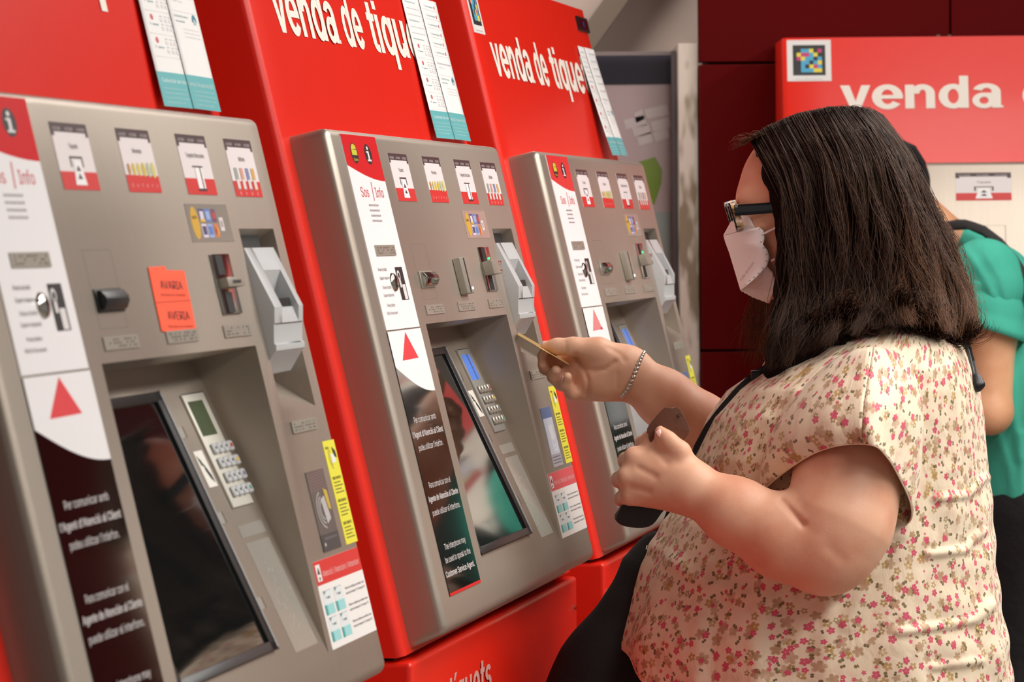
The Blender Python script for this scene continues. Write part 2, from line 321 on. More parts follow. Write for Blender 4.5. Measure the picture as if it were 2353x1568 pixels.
def make_machine(mtx, label, variant):
    t = thing('ticket_machine', label, 'ticket machine', mtx, 'red and silver ticket machines')
    # --- red upper housing
    b = MB(); vs_ = [-.3055, .06, .60, .651]; rd = .011
    col = [(-.045, None)] + [(-.045 + rd - rd * math.cos(q), -rd + rd * math.sin(q)) for q in np.linspace(0, math.pi / 2, 5)] + [(.05, 0), (1.16, 0)] + [(1.25 - rd + rd * math.cos(q), -rd + rd * math.sin(q)) for q in np.linspace(math.pi / 2, 0, 5)] + [(1.25, None)]
    G = [[(u, .4, fl(v, -.05)[1]) if w is None else (u, *fl(v, -.05 + w)) for u, w in col] for v in vs_]; nc = len(col)
    b.add([p for row in G for p in row], [(j * nc + i, j * nc + i + 1, (j + 1) * nc + i + 1, (j + 1) * nc + i) for j in range(3) for i in range(nc - 1) if not (j == 1 and col[i][0] == .05)] + [tuple(range(nc)), tuple(range(3 * nc, 4 * nc))], RED)
    hs = b.build('upper_housing', t, smooth=True)
    for wd, a, e in (('venda', .0849, .4520), ('de', .498, .6233), ('tiquets', .675, 1.162)):
        P = Print(.0006); heavy(P, wd, a, e, -.1367, .0754, LETTER, 0); P.build('sign_lettering', hs, FM @ Matrix.Translation((0, 0, -.05)))
    # camera window and colour tag at the top of the housing
    P = Print(); P.fb(1.118, 1.241, -.288, -.2605, 0, .004, BLACKG); P.z = .004; P.rect(1.124, -.284, 1.235, -.265, mat('smoked_lens', (30, 18, 22), .08), 1); P.ell(1.18, -.2745, .008, .006, (44, 40, 110), 2)
    P.build('camera_window', t, FM @ Matrix.Translation((0, 0, -.05)))
    P = Print(); P.fb(-.034, .066, -.3, -.203, 0, .0008, ink((222, 218, 214))); P.z = .0008
    P.rect(-.021, -.288, .053, -.2165, (34, 34, 34), 1)
    grid = ['bybb.p', 'pybyk.', 'bpybb.', '.bbkpb', '.bkbyk', '.bbbpy', '.kbyyk']; grid = ['.bby.p', 'yppbyk', 'pybbkb', 'kbbkby', '.bkypb', '.bbbyy']
    cm = dict(b=(70, 160, 196), y=(222, 204, 60), p=(190, 50, 110), k=(24, 24, 26))
    for j, row in enumerate(grid):
        for i, ch in enumerate(row):
            if ch in cm: P.rect(-.012 + .0095 * i, -.279 + .0092 * j, -.012 + .0095 * (i + 1), -.279 + .0092 * (j + 1), cm[ch], 2)
    P.text('accessible', -.015, .045, -.2065, .0025, (110, 104, 100), 0, 1)
    P.build('colour_tag', t, FM @ Matrix.Translation((0, 0, -.05)))
    # --- red lower cabinet
    b = MB(); b.box(-.045, 1.25, -.108, .4, .0, .931, RED); bc = b.build('lower_cabinet', t, bevel=.007, seg=3)
    b = MB(); b.box(-.02, 1.225, -.08, .4, .925, .945, BLACK); b.build('shadow_gap', t)
    P = Print(.0); heavy(P, 'tíquets', .195, .4954, -.842, .046, mat('faded_lettering', (206, 150, 140), .5), 0)
    P.build('base_lettering', bc, Matrix(((1, 0, 0, 0), (0, 0, -1, -.1084), (0, 1, 0, 0), (0, 0, 0, 1))))
    for uu in (-.02, 1.22):
        b = MB(); b.tube([(uu, -.106, .885), (uu, -.111, .885)], .004, CHROME, 10); b.build('screw', bc)
    # --- silver front with its recesses
    b = MB(); us = [0, .323, .9365, .985, 1.15, W_]; vv = [0, .1285, .256, .3307, .5914, H_]
    front = []
    for i in range(5):
        for j in range(5):
            cu, cv = (us[i] + us[i + 1]) / 2, (vv[j] + vv[j + 1]) / 2
            if .323 < cu < .9365 and .256 < cv < .5914: continue
            if .985 < cu < 1.15 and .1285 < cv < .3307: continue
            b.add([(us[i], -vv[j], 0), (us[i + 1], -vv[j], 0), (us[i + 1], -vv[j + 1], 0), (us[i], -vv[j + 1], 0)], [(3, 2, 1, 0)], SILVER)
    d = -.052
    for j in range(5):
        b.add([(0, -vv[j], 0), (0, -vv[j + 1], 0), (0, -vv[j + 1] - (.009 if j == 4 else 0), d), (0, -vv[j], d)], [(0, 3, 2, 1)], SILVER)
        b.add([(W_, -vv[j], 0), (W_, -vv[j + 1], 0), (W_, -vv[j + 1] - (.009 if j == 4 else 0), d), (W_, -vv[j], d)], [(0, 1, 2, 3)], SILVER)
    for i in range(5):
        b.add([(us[i], 0, 0), (us[i + 1], 0, 0), (us[i + 1], 0, d), (us[i], 0, d)], [(0, 1, 2, 3)], SILVER)
        b.add([(us[i], -H_, 0), (us[i + 1], -H_, 0), (us[i + 1], -H_ - .009, d), (us[i], -H_ - .009, d)], [(0, 3, 2, 1)], SILVER)
    for (v, w) in ():
        pass
    L0, L1, dp = .323, .9365, -.0707                                # screen recess
    b.add([(L0, -.256, 0), (L1, -.256, 0), (L1, -.256, dp), (L0, -.256, dp)], [(0, 3, 2, 1)], SILVER)
    b.add([(L0, -.256, 0), (L0, -.256, dp), (L0, -.5914, 0)], [(0, 2, 1)], SILVER); b.add([(L1, -.256, 0), (L1, -.256, dp), (L1, -.5914, 0)], [(0, 1, 2)], SILVER)
    b.add([(L0, -.256, dp), (L1, -.256, dp), (L1, -.5914, 0), (L0, -.5914, 0)], [(3, 2, 1, 0)], SILVER)
    n0, n1, nv0, nv1, nd = .985, 1.15, .1285, .3307, -.055            # money recess
    b.add([(n0, -nv0, 0), (n1, -nv0, 0), (n1, -nv0 - .02, nd), (n0, -nv0 - .02, nd)], [(0, 3, 2, 1)], SILVER)
    b.add([(n0, -nv0 - .02, nd), (n1, -nv0 - .02, nd), (n1, -.277, nd), (n0, -.277, nd)], [(0, 3, 2, 1)], SILVER)
    b.add([(n0, -.277, nd), (n1, -.277, nd), (n1, -nv1, 0), (n0, -nv1 + .018, 0)], [(0, 3, 2, 1)], SILVER)
    b.add([(n0, -nv1 + .018, 0), (n1, -nv1, 0), (n0, -nv1, 0)], [(2, 1, 0)], SILVER)
    for x in (n0, n1): b.add([(x, -nv0, 0), (x, -nv0 - .02, nd), (x, -.277, nd), (x, -nv1, 0)], [(0, 1, 2, 3) if x == n1 else (3, 2, 1, 0)], SILVER)
    me = bpy.data.meshes.new('silver_front'); me.from_pydata(b.v, [], b.f); me.materials.append(SILVER)
    bm = bmesh.new(); bm.from_mesh(me); bmesh.ops.remove_doubles(bm, verts=bm.verts, dist=1e-5)
    rim = []
    for e in bm.edges:
        a, c = e.verts[0].co, e.verts[1].co
        out = [(k.x < 1e-4 or k.x > W_ - 1e-4 or k.y > -1e-4 or k.y < -H_ + 1e-4) for k in (a, c)]
        side = (abs(a.x - c.x) < 1e-4 and (a.x < 1e-4 or a.x > W_ - 1e-4)) or (abs(a.y - c.y) < 1e-4 and (a.y > -1e-4 or a.y < -H_ + 1e-4))
        if all(out) and side and abs(a.z) < 1e-4 and abs(c.z) < 1e-4: rim.append(e)
        if abs(a.z - c.z) > .04 and min(abs(a.x), abs(a.x - W_)) < 1e-4 and (a.y > -1e-4 or min(a.y, c.y) < -H_ + 1e-4): rim.append(e)
    bmesh.ops.bevel(bm, geom=rim, offset=.011, segments=4, affect='EDGES', profile=.5, clamp_overlap=True)
    bm.to_mesh(me); bm.free(); me.shade_smooth(); me.set_sharp_from_angle(angle=math.radians(38))
    sf = link(bpy.data.objects.new('silver_front', me), t); sf.matrix_basis = FM
    # --- help strip
    P = Print(); P.fb(.0595, .2735, .0075, .2585, 0, .0012, WHITEV); P.z = .0012
    arc = [(.0595 + .214 * k / 12, .0475 + .0185 * math.sin(k / 12 * math.pi / 2)) for k in range(13)]
    P.poly([(.0595, .0075), (.2735, .0075)] + arc[::-1], REDV, 1)
    for uc in (.1195, .2045):
        P.ell(uc, .0315, .0215, .0135, (22, 14, 16), 2)
    P.poly([(.104, .027), (.135, .027), (.135, .034), (.104, .034)], (196, 190, 40), 3); P.ell(.1195, .027, .0155, .0075, (196, 190, 40), 3, 16, math.pi, 2 * math.pi + .01); P.text('Sos', .108, .132, .0415, .005, (196, 190, 40), .01, 3)
    P.ell(.2045, .0235, .005, .0024, (228, 222, 220), 3); P.rect(.2, .0275, .209, .0395, (228, 222, 220), 3); P.rect(.194, .0275, .2, .0297, (228, 222, 220), 3); P.rect(.193, .0385, .216, .0408, (228, 222, 220), 3)
    P.text('Sos', .1034, .1505, .0879, .0175, (206, 44, 52), .004, 2); P.poly([(.178, .068), (.1815, .068), (.1765, .0925), (.173, .0925)], (206, 60, 66), 2); P.text('Info', .1925, .2425, .0879, .0175, (206, 44, 52), .004, 2)
    for j in range(4):
        for i in range(8): P.rect(.1335 + .0077 * i, .0972 + .0067 * j, .1380 + .0077 * i, .0998 + .0067 * j, (150, 140, 140), 2)
    gtx = (74, 66, 68)
    for k, (s, a, e, v) in enumerate((('Premi el botó', .0949, .1474, .1835), ('Esperi resposta', .0935, .1555, .1945), ('Pulse el botón', .098, .1505, .2065), ('Espere respuesta', .0925, .1555, .2165), ('Press button', .1, .147, .2295), ('Wait for the answer', .086, .1536, .2395))):
        P.text(s, a, e, v, .0058, gtx if k < 2 else (120, 110, 112), .004, 2)
    P.rect(.2006, .1792, .2458, .2224, (24, 20, 22), 2); P.ell(.214, .19, .009, .0065, (216, 212, 210), 3); P.rect(.222, .202, .2405, .2215, (222, 218, 216), 3); P.rect(.209, .192, .219, .206, (216, 212, 210), 3); P.ell(.214, .19, .005, .0036, (24, 20, 22), 4)
    hst = P.build('help_strip', t, FM)
    P = Print(); braille(P, .1055, .1503, .227, .164, 3); P.build('braille_plate', hst, FM @ Matrix.Translation((0, 0, .0012)))
    bm = bmesh.new(); bmesh.ops.create_uvsphere(bm, u_segments=20, v_segments=12, radius=1); me = bpy.data.meshes.new('call_button'); bm.to_mesh(me); bm.free(); me.materials.append(CHROME); me.shade_smooth()
    o = link(bpy.data.objects.new('call_button', me), hst); place(o, hst, FM @ Matrix.Translation((.171, -.1985, .0012)) @ Matrix.Diagonal((.017, .0125, .006, 1)))
    P = Print(); P.fb(.0605, .2745, .2605, .5972, 0, .0012, BLACKV); P.z = .0012
    arc = [(.0605 + .214 * k / 14, .306 + .037 * math.sin(k / 14 * math.pi / 2)) for k in range(15)]
    P.poly([(.0605, .2605), (.2745, .2605)] + arc[::-1], WHITEV, 1)
    tc = (222, 52, 60) if variant != 2 else (222, 128, 130)
    P.poly([(.1694, .2631), (.2168, .2980), (.1128, .2988)], tc, 2)
    if variant == 2: P.rect(.195, .2945, .2185, .2985, (196, 50, 70), 3)
    wt = (214, 206, 204)
    for s, a, e, v, bo in (('Per comunicar amb', .0939, .2367, .3785, 0), ("l'Agent d'Atenció al Client", .0655, .2635, .3965, .018), ("podeu utilitzar l'intèrfon.", .0825, .2424, .4135, 0),
                        ('Para comunicar con el', .0905, .233, .4615, 0), ('Agente de Atención al Cliente', .0675, .2643, .4785, .018), ('puede utilizar el interfono.', .0723, .2564, .496, 0),
                        ('The interphone may', .0953, .238, .541, 0), ('be used to speak to the', .0815, .252, .557, 0), ('Customer Service Agent.', .064, .2587, .574, .018)):
        P.text(s, a, e, v, .0105, wt, bo, 2)
    P.rect(.0605, .5935, .2745, .5972, REDV, 1)
    P.build('intercom_strip', t, FM)
    # --- instruction stickers, card logos
    for k, (u0, v0) in enumerate(((.336, .027), (.5675, .0274), (.8005, .0279), (1.0096, .0286))):
        P = Print(); sticker(P, u0, v0, u0 + .1248, v0 + .0643, k); P.build('instruction_sticker', t, FM)
    P = Print(); P.fb(.7715, .951, .1023, .1425, 0, .0005, CLEAR); P.z = .0005
    P.ell(.8, .1225, .0165, .0175, (206, 160, 50), 1); P.text('apto', .79, .81, .118, .005, (90, 66, 30), .01, 2)
    for a, c1, c2 in ((.822, (72, 66, 110), (212, 202, 216)), (.848, (90, 120, 190), (150, 170, 214))):
        P.rect(a, .1075, a + .022, .1215, c1, 1); P.rect(a + .003, .11, a + .019, .119, c2, 2); P.rect(a, .1235, a + .022, .138, c2, 1); P.rect(a + .003, .126, a + .019, .135, c1, 2)
    P.rect(.822, .1185, .844, .1215, (214, 176, 80), 3)
    P.rect(.876, .1075, .894, .1215, (110, 70, 100), 1); P.ell(.885, .1145, .006, .004, (196, 66, 70), 2); P.rect(.876, .1235, .894, .138, (208, 120, 66), 1); P.ell(.882, .131, .005, .004, (196, 60, 50), 2); P.ell(.888, .131, .005, .004, (226, 168, 70), 2)
    P.rect(.904, .1165, .921, .131, (216, 208, 208), 1); P.rect(.909, .12, .9155, .127, (150, 130, 130), 2)
    P.build('card_logo_sticker', t, FM)
    # --- ticket slot
    P = Print(.0); g = (120, 114, 106)
    for r in ((.3459, .1488, .4455, .1494), (.3459, .2238, .4455, .2244), (.3459, .1488, .3475, .2244), (.444, .1488, .4455, .2244)): P.rect(*r, g, 1)
    P.build('ticket_panel_seam', t, FM)
    b = MB(); big = variant == 0
    b.prism([(-.2075, 0), (-.2065, .006), (-.2, .010), (-.195, .010), (-.1885, .006), (-.1875, 0)], .357, .438, BLACKG if big else CHROME); b.fb(.362, .433, .1955, .199, .0085, .0108, BLACK)
    ts = b.build('ticket_slot', t, FM, bevel=.0015)
    b = MB(); b.fb(.351, .444, .1862, .2088, 0, .0022, STEEL if not big else BLACKG); b.build('slot_surround', ts, FM, bevel=.001)
    # --- card reader bar
    if variant != 0:
        b = MB(); b.fb(.614, .6695, .1709, .2222, 0, .011, STEEL); cr = b.build('card_reader', t, FM, bevel=.003)
        b = MB(); b.fb(.637, .6435, .1725, .2205, .0105, .0114, BLACK); b.build('card_slit', cr, FM)
        b = MB(); b.fb(.6545, .661, .2135, .2172, .0105, .0118, mat('white_lamp', (240, 240, 236), .3, emit=(255, 255, 250), estr=1.2)); b.build('lamp', cr, FM)
    # --- coin unit
    b = MB(); b.fb(.8233, .9045, .156, .2205, 0, .0025, CHROME); cn = b.build('coin_unit', t, FM, bevel=.001)
    b = MB(); b.fb(.8385, .868, .1575, .1785, .0024, .003, BLACK); b.fb(.8445, .874, .197, .219, .0024, .003, BLACK); b.build('coin_slit', cn, FM)
    b = MB()
    if variant == 0: b.fb(.832, .905, .183, .193, .0025, .012, STEEL); b.fb(.852, .888, .186, .19, .012, .0126, BLACK)
    else:
        b.fb(.8215, .876, .178, .1985, .0025, .017, STEEL); b.fb(.879, .912, .1775, .185, .0025, .015, CHROME); b.fb(.879, .917, .19, .1975, .0025, .013, CHROME); b.fb(.874, .9, .1855, .1895, .0025, .012, BLACK)
    b.build('coin_lever', cn, FM, bevel=.0022)
    if variant != 0:
        b = MB(); b.fb(.884, .890, .1715, .1745, .0025, .0035, mat('green_lamp', (60, 200, 120), .3, emit=(60, 220, 130), estr=1.5)); b.build('lamp', cn, FM)
    for k, (a, e) in enumerate(((.344, .467), (.574, .699), (.81, .928))):
        P = Print(); braille(P, a, .2318, e, .2445, 20 + k); P.build('braille_plate', t, FM, bevel=0)
    P = Print(); braille(P, 1.01, .343, 1.131, .3562, 9); P.build('braille_plate', t, FM)
    # --- banknote acceptor
    b = MB(); lip = [(.1500, -.05), (.1500, .001), (.2195, .0185), (.2365, .0145), (.2372, .0135), (.2575, .0088), (.2592, .0108), (.2655, .0095), (.2672, .0065), (.2865, -.012), (.2865, -.05)]
    mid = [(.1500, -.05), (.1500, .001), (.1765, .0078), (.207, -.009), (.2195, .012), (.2365, .0145)] + lip[4:]
    for (a, e, pr) in ((.985, 1.022, lip), (1.022, 1.103, mid), (1.103, 1.124, lip)): b.prism([(-v, w) for v, w in pr], a, e, GREYP)
    ba = b.build('banknote_acceptor', t, FM, bevel=.0016, angle=25)
    b = MB(); b.fb(1.024, 1.101, .209, .2185, -.02, .0105, BLACKG); b.build('note_mouth', ba, FM)
    b = MB(); b.fb(.99, 1.118, .2366, .2374, .004, .0143, BLACK); b.build('joint', ba, FM)
    b = MB(); b.fb(.995, 1.02, .2865, .293, -.05, -.03, BLACKG); b.build('change_chute', ba, FM)
    b = MB(); b.fb(.99, 1.12, .1325, .148, -.04, -.012, BLACK); b.build('receipt_slit', t, FM)
    # --- screen deck
    b = MB()
    for r in ((.335, .004, .7285, .0145), (.335, .2810, .7285, .2915), (.704, .004, .7285, .2915), (.335, .004, .345, .2915)): b.fb(*(r[0], r[2], r[1], r[3]), .0, .006, BLACKG)
    sc = b.build('screen_surround', t, DM, bevel=.0008, seg=1)
    b = MB(); b.fb(.345, .704, .0145, .2810, .001, .003, GLASSD); b.build('screen', sc, DM)
    b = MB(); b.fb(.722, .7268, .006, .2895, .006, .0072, GREYS); b.build('screen_gasket', sc, DM)
    kp = MB(); KPM = mat('keypad_metal_dark', (170, 168, 162), .35, metal=.5) if variant else mat('keypad_metal', (206, 202, 190), .4, metal=.2)
    kp.fb(.8176, .9075, .0113, .1398, 0, .003, KPM); kpo = kp.build('keypad', t, DM, bevel=.0012)
    P = Print(.003); P.rect(.8165, .0103, .9085, .0112, BLACK, 1); lcd = mat('lcd_blue', (70, 110, 190), .2, emit=(80, 120, 205), estr=.55) if variant else mat('lcd_green', (70, 84, 56), .25)
    P.rect(.8260, .0195, .8888, .0590, lcd, 1)
    if variant: P.rect(.864, .0195, .8725, .059, (60, 84, 150), 2)
    P.build('display', kpo, DM)
    key = None
    for j in range(4):
        for i in range(4):
            x = .8335 + .0225 * i - .0005 * j; y = .0688 + .0163 * j
            if key is None:
                b = MB(); b.box(0, .0175, -.0115, 0, 0, .0035, STEEL if variant else GREYP); key = b.build('key', kpo, DM @ Matrix.Translation((x, -y, .003)), bevel=.0012, seg=1)
            else:
                k2 = key.copy(); link(k2, kpo); place(k2, kpo, DM @ Matrix.Translation((x, -y, .003)))
    P = Print(.0067)
    for j, c in enumerate(((190, 50, 50), (222, 186, 60), (110, 116, 150), (80, 150, 130))): P.rect(.9045 - .0005 * j, .0725 + .0163 * j, .9135 - .0005 * j, .0765 + .0163 * j, c, 1)
    for j in range(4):
        for i in range(3): P.rect(.8395 + .0225 * i, .0725 + .0163 * j, .845 + .0225 * i, .0755 + .0163 * j, (60, 58, 60), 1)
    P.build('key_marks', kpo, DM)
    P = Print(.0); P.fb(.7675, .8035, .0722, .1127, 0, .001, ink((226, 222, 212))); P.z = .001
    P.poly([(.771, .0765), (.782, .083), (.784, .09), (.775, .088)], (30, 28, 28), 1); P.poly([(.785, .086), (.798, .1), (.8, .109), (.79, .104), (.782, .094)], (30, 28, 28), 1)
    P.build('pictogram_label', t, DM)
    for y in (.0435, .1398, .2356):
        b = MB(); b.fb(.7508, .7690, y, y + .0128, 0, .0012, STEEL); b.fb(.7682, .7697, y, y + .0128, .0005, .0016, BLACK); b.build('lock_cover', t, DM)
    b = MB(); b.fb(.8065, .9118, .1592, .1728, 0, .0006, CLEAR); b.build('blank_plate', t, DM)
    b = MB(); b.fb(.8068, .9112, .1790, .3026, 0, .0006, CLEAR); pl = b.build('scratched_plate', t, DM)
    P = Print(.0006); r = random.Random(5)
    for k in range(26):
        x = .858 + r.gauss(0, .018); y = .205 + .08 * r.random(); a = r.uniform(-.5, 2.2); l = r.uniform(.006, .022)
        P.poly([(x, y), (x + l * math.cos(a), y + l * math.sin(a)), (x + l * math.cos(a) + .0007, y + l * math.sin(a))], (214, 210, 202), 1)
    P.build('scratches', pl, DM)
    # --- stickers on the right
    P = Print(); P.fb(1.1385, 1.1985, .3715, .4888, 0, .0005, ink((224, 216, 60))); P.z = .0005; dk = (64, 60, 24)
    P.text('Avís', 1.145, 1.16, .381, .005, dk, .01, 1); P.rect(1.164, .387, 1.183, .397, (226, 226, 220), 2); P.poly([(1.176, .379), (1.19, .384), (1.192, .392), (1.18, .39)], (40, 40, 38), 3)
    for rr in (.018, .013): P.arc(1.17, .391, rr, rr * .75, .0018, (150, 146, 40), 1.8, 4.4, 1)
    v = .412
    for blk in range(3):
        P.text('SENSE CONTACTE', 1.147, 1.19, v + .0035, .0042, dk, .02, 1); v += .0062
        for k in range(4): P.rect(1.148, v, 1.182 + .009 * ((k * 7 + blk) % 2), v + .0014, (120, 114, 40), 1); v += .0038
        v += .0042
    P.build('yellow_notice', t, FM)
    P = Print()
    if variant == 0:
        P.fb(1.022, 1.1105, .4, .4885, 0, .0008, ink((92, 82, 78))); P.z = .0008
        r = random.Random(2)
        for k in range(14): y = .402 + .0015 * k; P.poly([(1.022, y), (1.1105, y - .002), (1.1105, y - .0012), (1.022, y + .0008)], (126, 104, 100) if k % 2 else (110, 78, 76), 1)
        for rr in (.034, .026, .019): P.arc(1.068, .444, rr, rr * .62, .004, (158, 152, 148), 1.7, 4.5, 2, 14)
        P.poly([(1.062, .432), (1.082, .429), (1.092, .455), (1.070, .460)], (176, 172, 170), 3); P.poly([(1.083, .421), (1.101, .424), (1.104, .446), (1.091, .444)], (190, 160, 60), 3)
        P.rect(1.022, .47, 1.1105, .4885, (66, 62, 62), 2); P.ell(1.036, .481, .003, .002, (200, 196, 190), 3); P.text('SENSE CONTACTE', 1.04, 1.1, .476, .003, (150, 146, 146), 0, 3)
    else:
        P.fb(1.022, 1.1085, .4, .4885, 0, .0008, mat('pale_blue_film', (164, 168, 184), .1)); P.z = .0008
        P.rect(1.022, .4, 1.1085, .416, (84, 104, 146), 1)
        P.rect(1.026, .416, 1.104, .47, (186, 190, 202), 1)
        for rr in (.030, .021): P.arc(1.074, .445, rr, rr * .7, .003, (216, 216, 222), .3, 3.6, 2, 12)
        P.poly([(1.05, .428), (1.084, .426), (1.088, .448), (1.056, .45)], (206, 206, 210), 2)
        for k in range(3): P.text('Contactless', 1.026, 1.1, .475 + .0045 * k, .003, (64, 70, 100), .005, 2)
    P.build('contactless_sticker', t, FM)
    P = Print(); P.fb(.9555, 1.1868, .4947, .59, 0, .0006, ink((230, 226, 222))); P.z = .0006
    hc = (206, 44, 38) if variant == 0 else (216, 84, 90)
    P.rect(.9555, .4947, 1.1868, .5205, hc, 1); P.rect(.963, .4985, .984, .5165, (226, 222, 218), 2); P.poly([(.967, .509), (.9735, .501), (.980, .509)], (30, 26, 26), 3); P.ell(.9735, .5135, .003, .002, (30, 26, 26), 3)
    P.text('Atenció / Atención / Attention', .991, 1.176, .513, .0088, (238, 186, 182), .004, 2)
    for (a, v0) in ((.966, .527), (1.02, .527), (.966, .556), (1.02, .556)):
        P.rect(a, v0, a + .045, v0 + .0265, (216, 222, 222), 1); P.rect(a, v0 + .0155, a + .045, v0 + .0265, (150, 206, 206), 2); P.rect(a, v0 + .0155, a + .01, v0 + .0265, (66, 160, 158), 3)
        P.text('T-usual', a + .012, a + .034, v0 + .0095, .004, (90, 96, 96), .01, 2); P.poly([(a + .006, v0 + .001), (a + .02, v0 + .001), (a + .009, v0 + .005)], (110, 130, 130), 2); P.rect(a + .004, v0 + .0005, a + .043, v0 + .001, (150, 150, 150), 2)
    for k in range(3):
        v = .5345 + .0185 * k
        for q, s in enumerate(('Títols no vàlids per arribar a les', 'estacions Aeroport T1 i Aeroport T2')): P.text(s, 1.078, 1.178, v + .0055 * q, .0034, (84, 76, 80), .008, 2)
    P.build('attention_label', t, FM)
    return t

def copies(root, mtx, label, swap=None):
    r = root.copy(); COL.objects.link(r); r.matrix_basis = mtx; r['label'] = label
    for ch in list(root.children):
        c = ch.copy(); COL.objects.link(c); c.parent = r
        for g in ch.children:
            d = g.copy(); COL.objects.link(d); d.parent = c
    return r
M2X = rowm(*POS[1])
m2 = make_machine(M2X, 'ticket machine that the woman holds her card out to, its display glowing blue', 1)
m1 = make_machine(rowm(*POS[0]), 'ticket machine with an orange notice stuck on its silver front', 0)
m3 = make_machine(rowm(*POS[2]), 'ticket machine partly hidden behind the outstretched arm, its red triangle faded', 2)
m4 = copies(m2, Matrix.Translation((0, 0, .022)) @ rowm(.6643, 9.48, math.radians(-.6)), 'ticket machine behind the man in the green shirt, against dark red panels')
for x in (.315, .34):
    b = MB(); b.tube([(x, .16, fl(-.3055, -.05)[1]), (x, .16, fl(-.3055, -.05)[1] + .006)], .004, CHROME, 8); b.build('bolt', m4)

b = MB(); b.box(-.03, 1.235, -.09, .4, -.022, .001, BLACK); b.build('plinth', m4)
# ------------------------------------------------------------------ papers and notices on the machines
PAPER = mat('notice_paper', (226, 224, 222), .6)
def bent_sheet(name, label, mtx, u0, u1, v0, v1, off, teal, split, skew):
    """a long printed notice taped at the top of the red housing, its lower end standing off; two sheets overlap at `split`"""
    t = thing(name, label, 'notice', mtx, 'paper fare notices')
    fn = FM @ Matrix.Translation((0, 0, -.05))
    W = lambda u, v: .002 + off * max(0, (v - v0) / (v1 - v0)) ** 1.3 * (1 + .25 * math.sin((u - u0) / (u1 - u0) * 3.1))
    SK = lambda u, v: u - 4.0 * skew * max(0, (v - v0) / (v1 - v0)) ** 1.3
    for k, (a, e) in enumerate(((u0, split + .0015), (split - .0015, u1))):
        lift = .0 if k == 0 else .0012
        b = MB(); nu, nv = 6, 14; pts = []
        for j in range(nv + 1):
            for i in range(nu + 1):
                u = a + (e - a) * i / nu; v = v0 + (v1 - v0) * j / nv
                pts.append((SK(u, v), -v, W(u, v) + lift))
        F = [(j * (nu + 1) + i, j * (nu + 1) + i + 1, (j + 1) * (nu + 1) + i + 1, (j + 1) * (nu + 1) + i) for j in range(nv) for i in range(nu)]
        b.add(pts, F, PAPER); o = b.build('sheet', t, fn, smooth=True)
        sol = o.modifiers.new('thickness', 'SOLIDIFY'); sol.thickness = .0003; sol.offset = 0
        P = Print(0)
        def w3(P): # press the flat print onto the bent sheet
            P.v = [(SK(x, -y), y, W(x, -y) + lift + .0003 + z) for x, y, z in P.v]
        X = lambda q: a + q * (e - a)
        vg = [v0 + (v1 - v0) * j / nv for j in range(nv + 1)]; vg = [teal] + [q for q in vg if q > teal + .002]
        for q0, q1 in zip(vg[:-1], vg[1:]):
            for q in range(nu): P.rect(X(q / nu), q0, X((q + 1) / nu), q1, (92, 172, 176), 1)
        wt = (206, 228, 228); tl = (140, 172, 178); gy = (196, 190, 190); rd = (206, 92, 102)
        if k == 0: P.text('Caducitat de tots', X(.12), X(.97), teal + .0115, .006, wt, .012, 2)
        else: P.text('els tiq. 15 de gener de 2023', X(.06), X(.93), teal + .0125, .0058, wt, .012, 2)
        for q in range(4):
            P.text('Tots els títols de transport a les zones', X(.12), X(.9 - .12 * (q == 3)), teal + .019 + .0052 * q, .0022, wt, .008, 2)
        v = v0 + .012; n = 0
        while v < teal - .012:
            if k == 0:
                if v > v0 + .075:
                    P.ell(X(.3), v, .006, .0035, rd, 1); P.text('T-usual' if n % 2 else 'T-jove', X(.18), X(.48), v + .009, .0035, tl, .01, 1)
                    for gx in (.58, .74, .88):
                        for r2 in (0, .0095): P.rect(X(gx), v - .003 + r2, X(gx + .09), v - .002 + r2, gy, 1); P.rect(X(gx), v + r2, X(gx + .09), v + .004 + r2, (218, 214, 214), 1)
                    v += .026; n += 1; P.rect(X(.1), v - .0075, X(.98), v - .0072, (200, 190, 188), 1)
                else:
                    P.text('Títols amb variació de preu' if n % 3 == 0 else 'consulta les noves tarifes aquí', X(.12), X(.86 if n % 3 else .7), v, .0034 if n % 3 == 0 else .0024, tl if n % 3 == 0 else gy, .01, 1); v += .0095; n += 1
            else:
                top = v0 + (teal - v0) * .52
                if v < top:
                    P.text('T-casual integrat', X(.2), X(.72), v, .0036, tl, .01, 1); P.rect(X(.78), v - .004, X(.83), v + .001, rd, 1); P.rect(X(.12), v + .004, X(.94), v + .0043, (206, 196, 194), 1); v += .0145
                elif v < v0 + (teal - v0) * .62:
                    P.text('Títols sense variació de preu', X(.12), X(.9), v + .003, .0042, (150, 142, 148), .006, 1); P.text('Família T-grup', X(.18), X(.52), v + .009, .003, gy, 0, 1); v += .022
                else:
                    P.rect(X(.1), v - .002, X(.95), v - .0017, (206, 196, 194), 1)
                    P.text('Si el teu títol caduca', X(.12), X(.6), v + .005, .0035, tl, .01, 1); P.text('el canviem', X(.14), X(.45), v + .011, .0035, tl, .01, 1)
                    P.arc(X(.82), v + .008, .011, .009, .0035, (60, 136, 150), math.pi, 2 * math.pi, 1, 8); P.arc(X(.82), v + .008, .006, .006, .002, (60, 136, 150), math.pi, 2 * math.pi, 1, 6); P.rect(X(.78), v + .006, X(.87), v + .011, (170, 196, 200), 2)
                    for q in range(3): P.text('Consulta les condicions al web', X(.33), X(.88), v + .019 + .0045 * q, .0022, gy, 0, 1)
                    break
        w3(P); P.build('print', o, fn)
    return t
bent_sheet('fare_notice', 'white and teal fare notice taped above the machine with the orange notice', rowm(*POS[0]), .980, 1.228, -.30, -.0165, .006, -.0555, 1.10, .005)
bent_sheet('fare_notice', 'white and teal fare notice taped above the machine with the blue display', rowm(*POS[1]), .968, 1.236, -.236, -.0165, .007, -.0585, 1.10, .006)
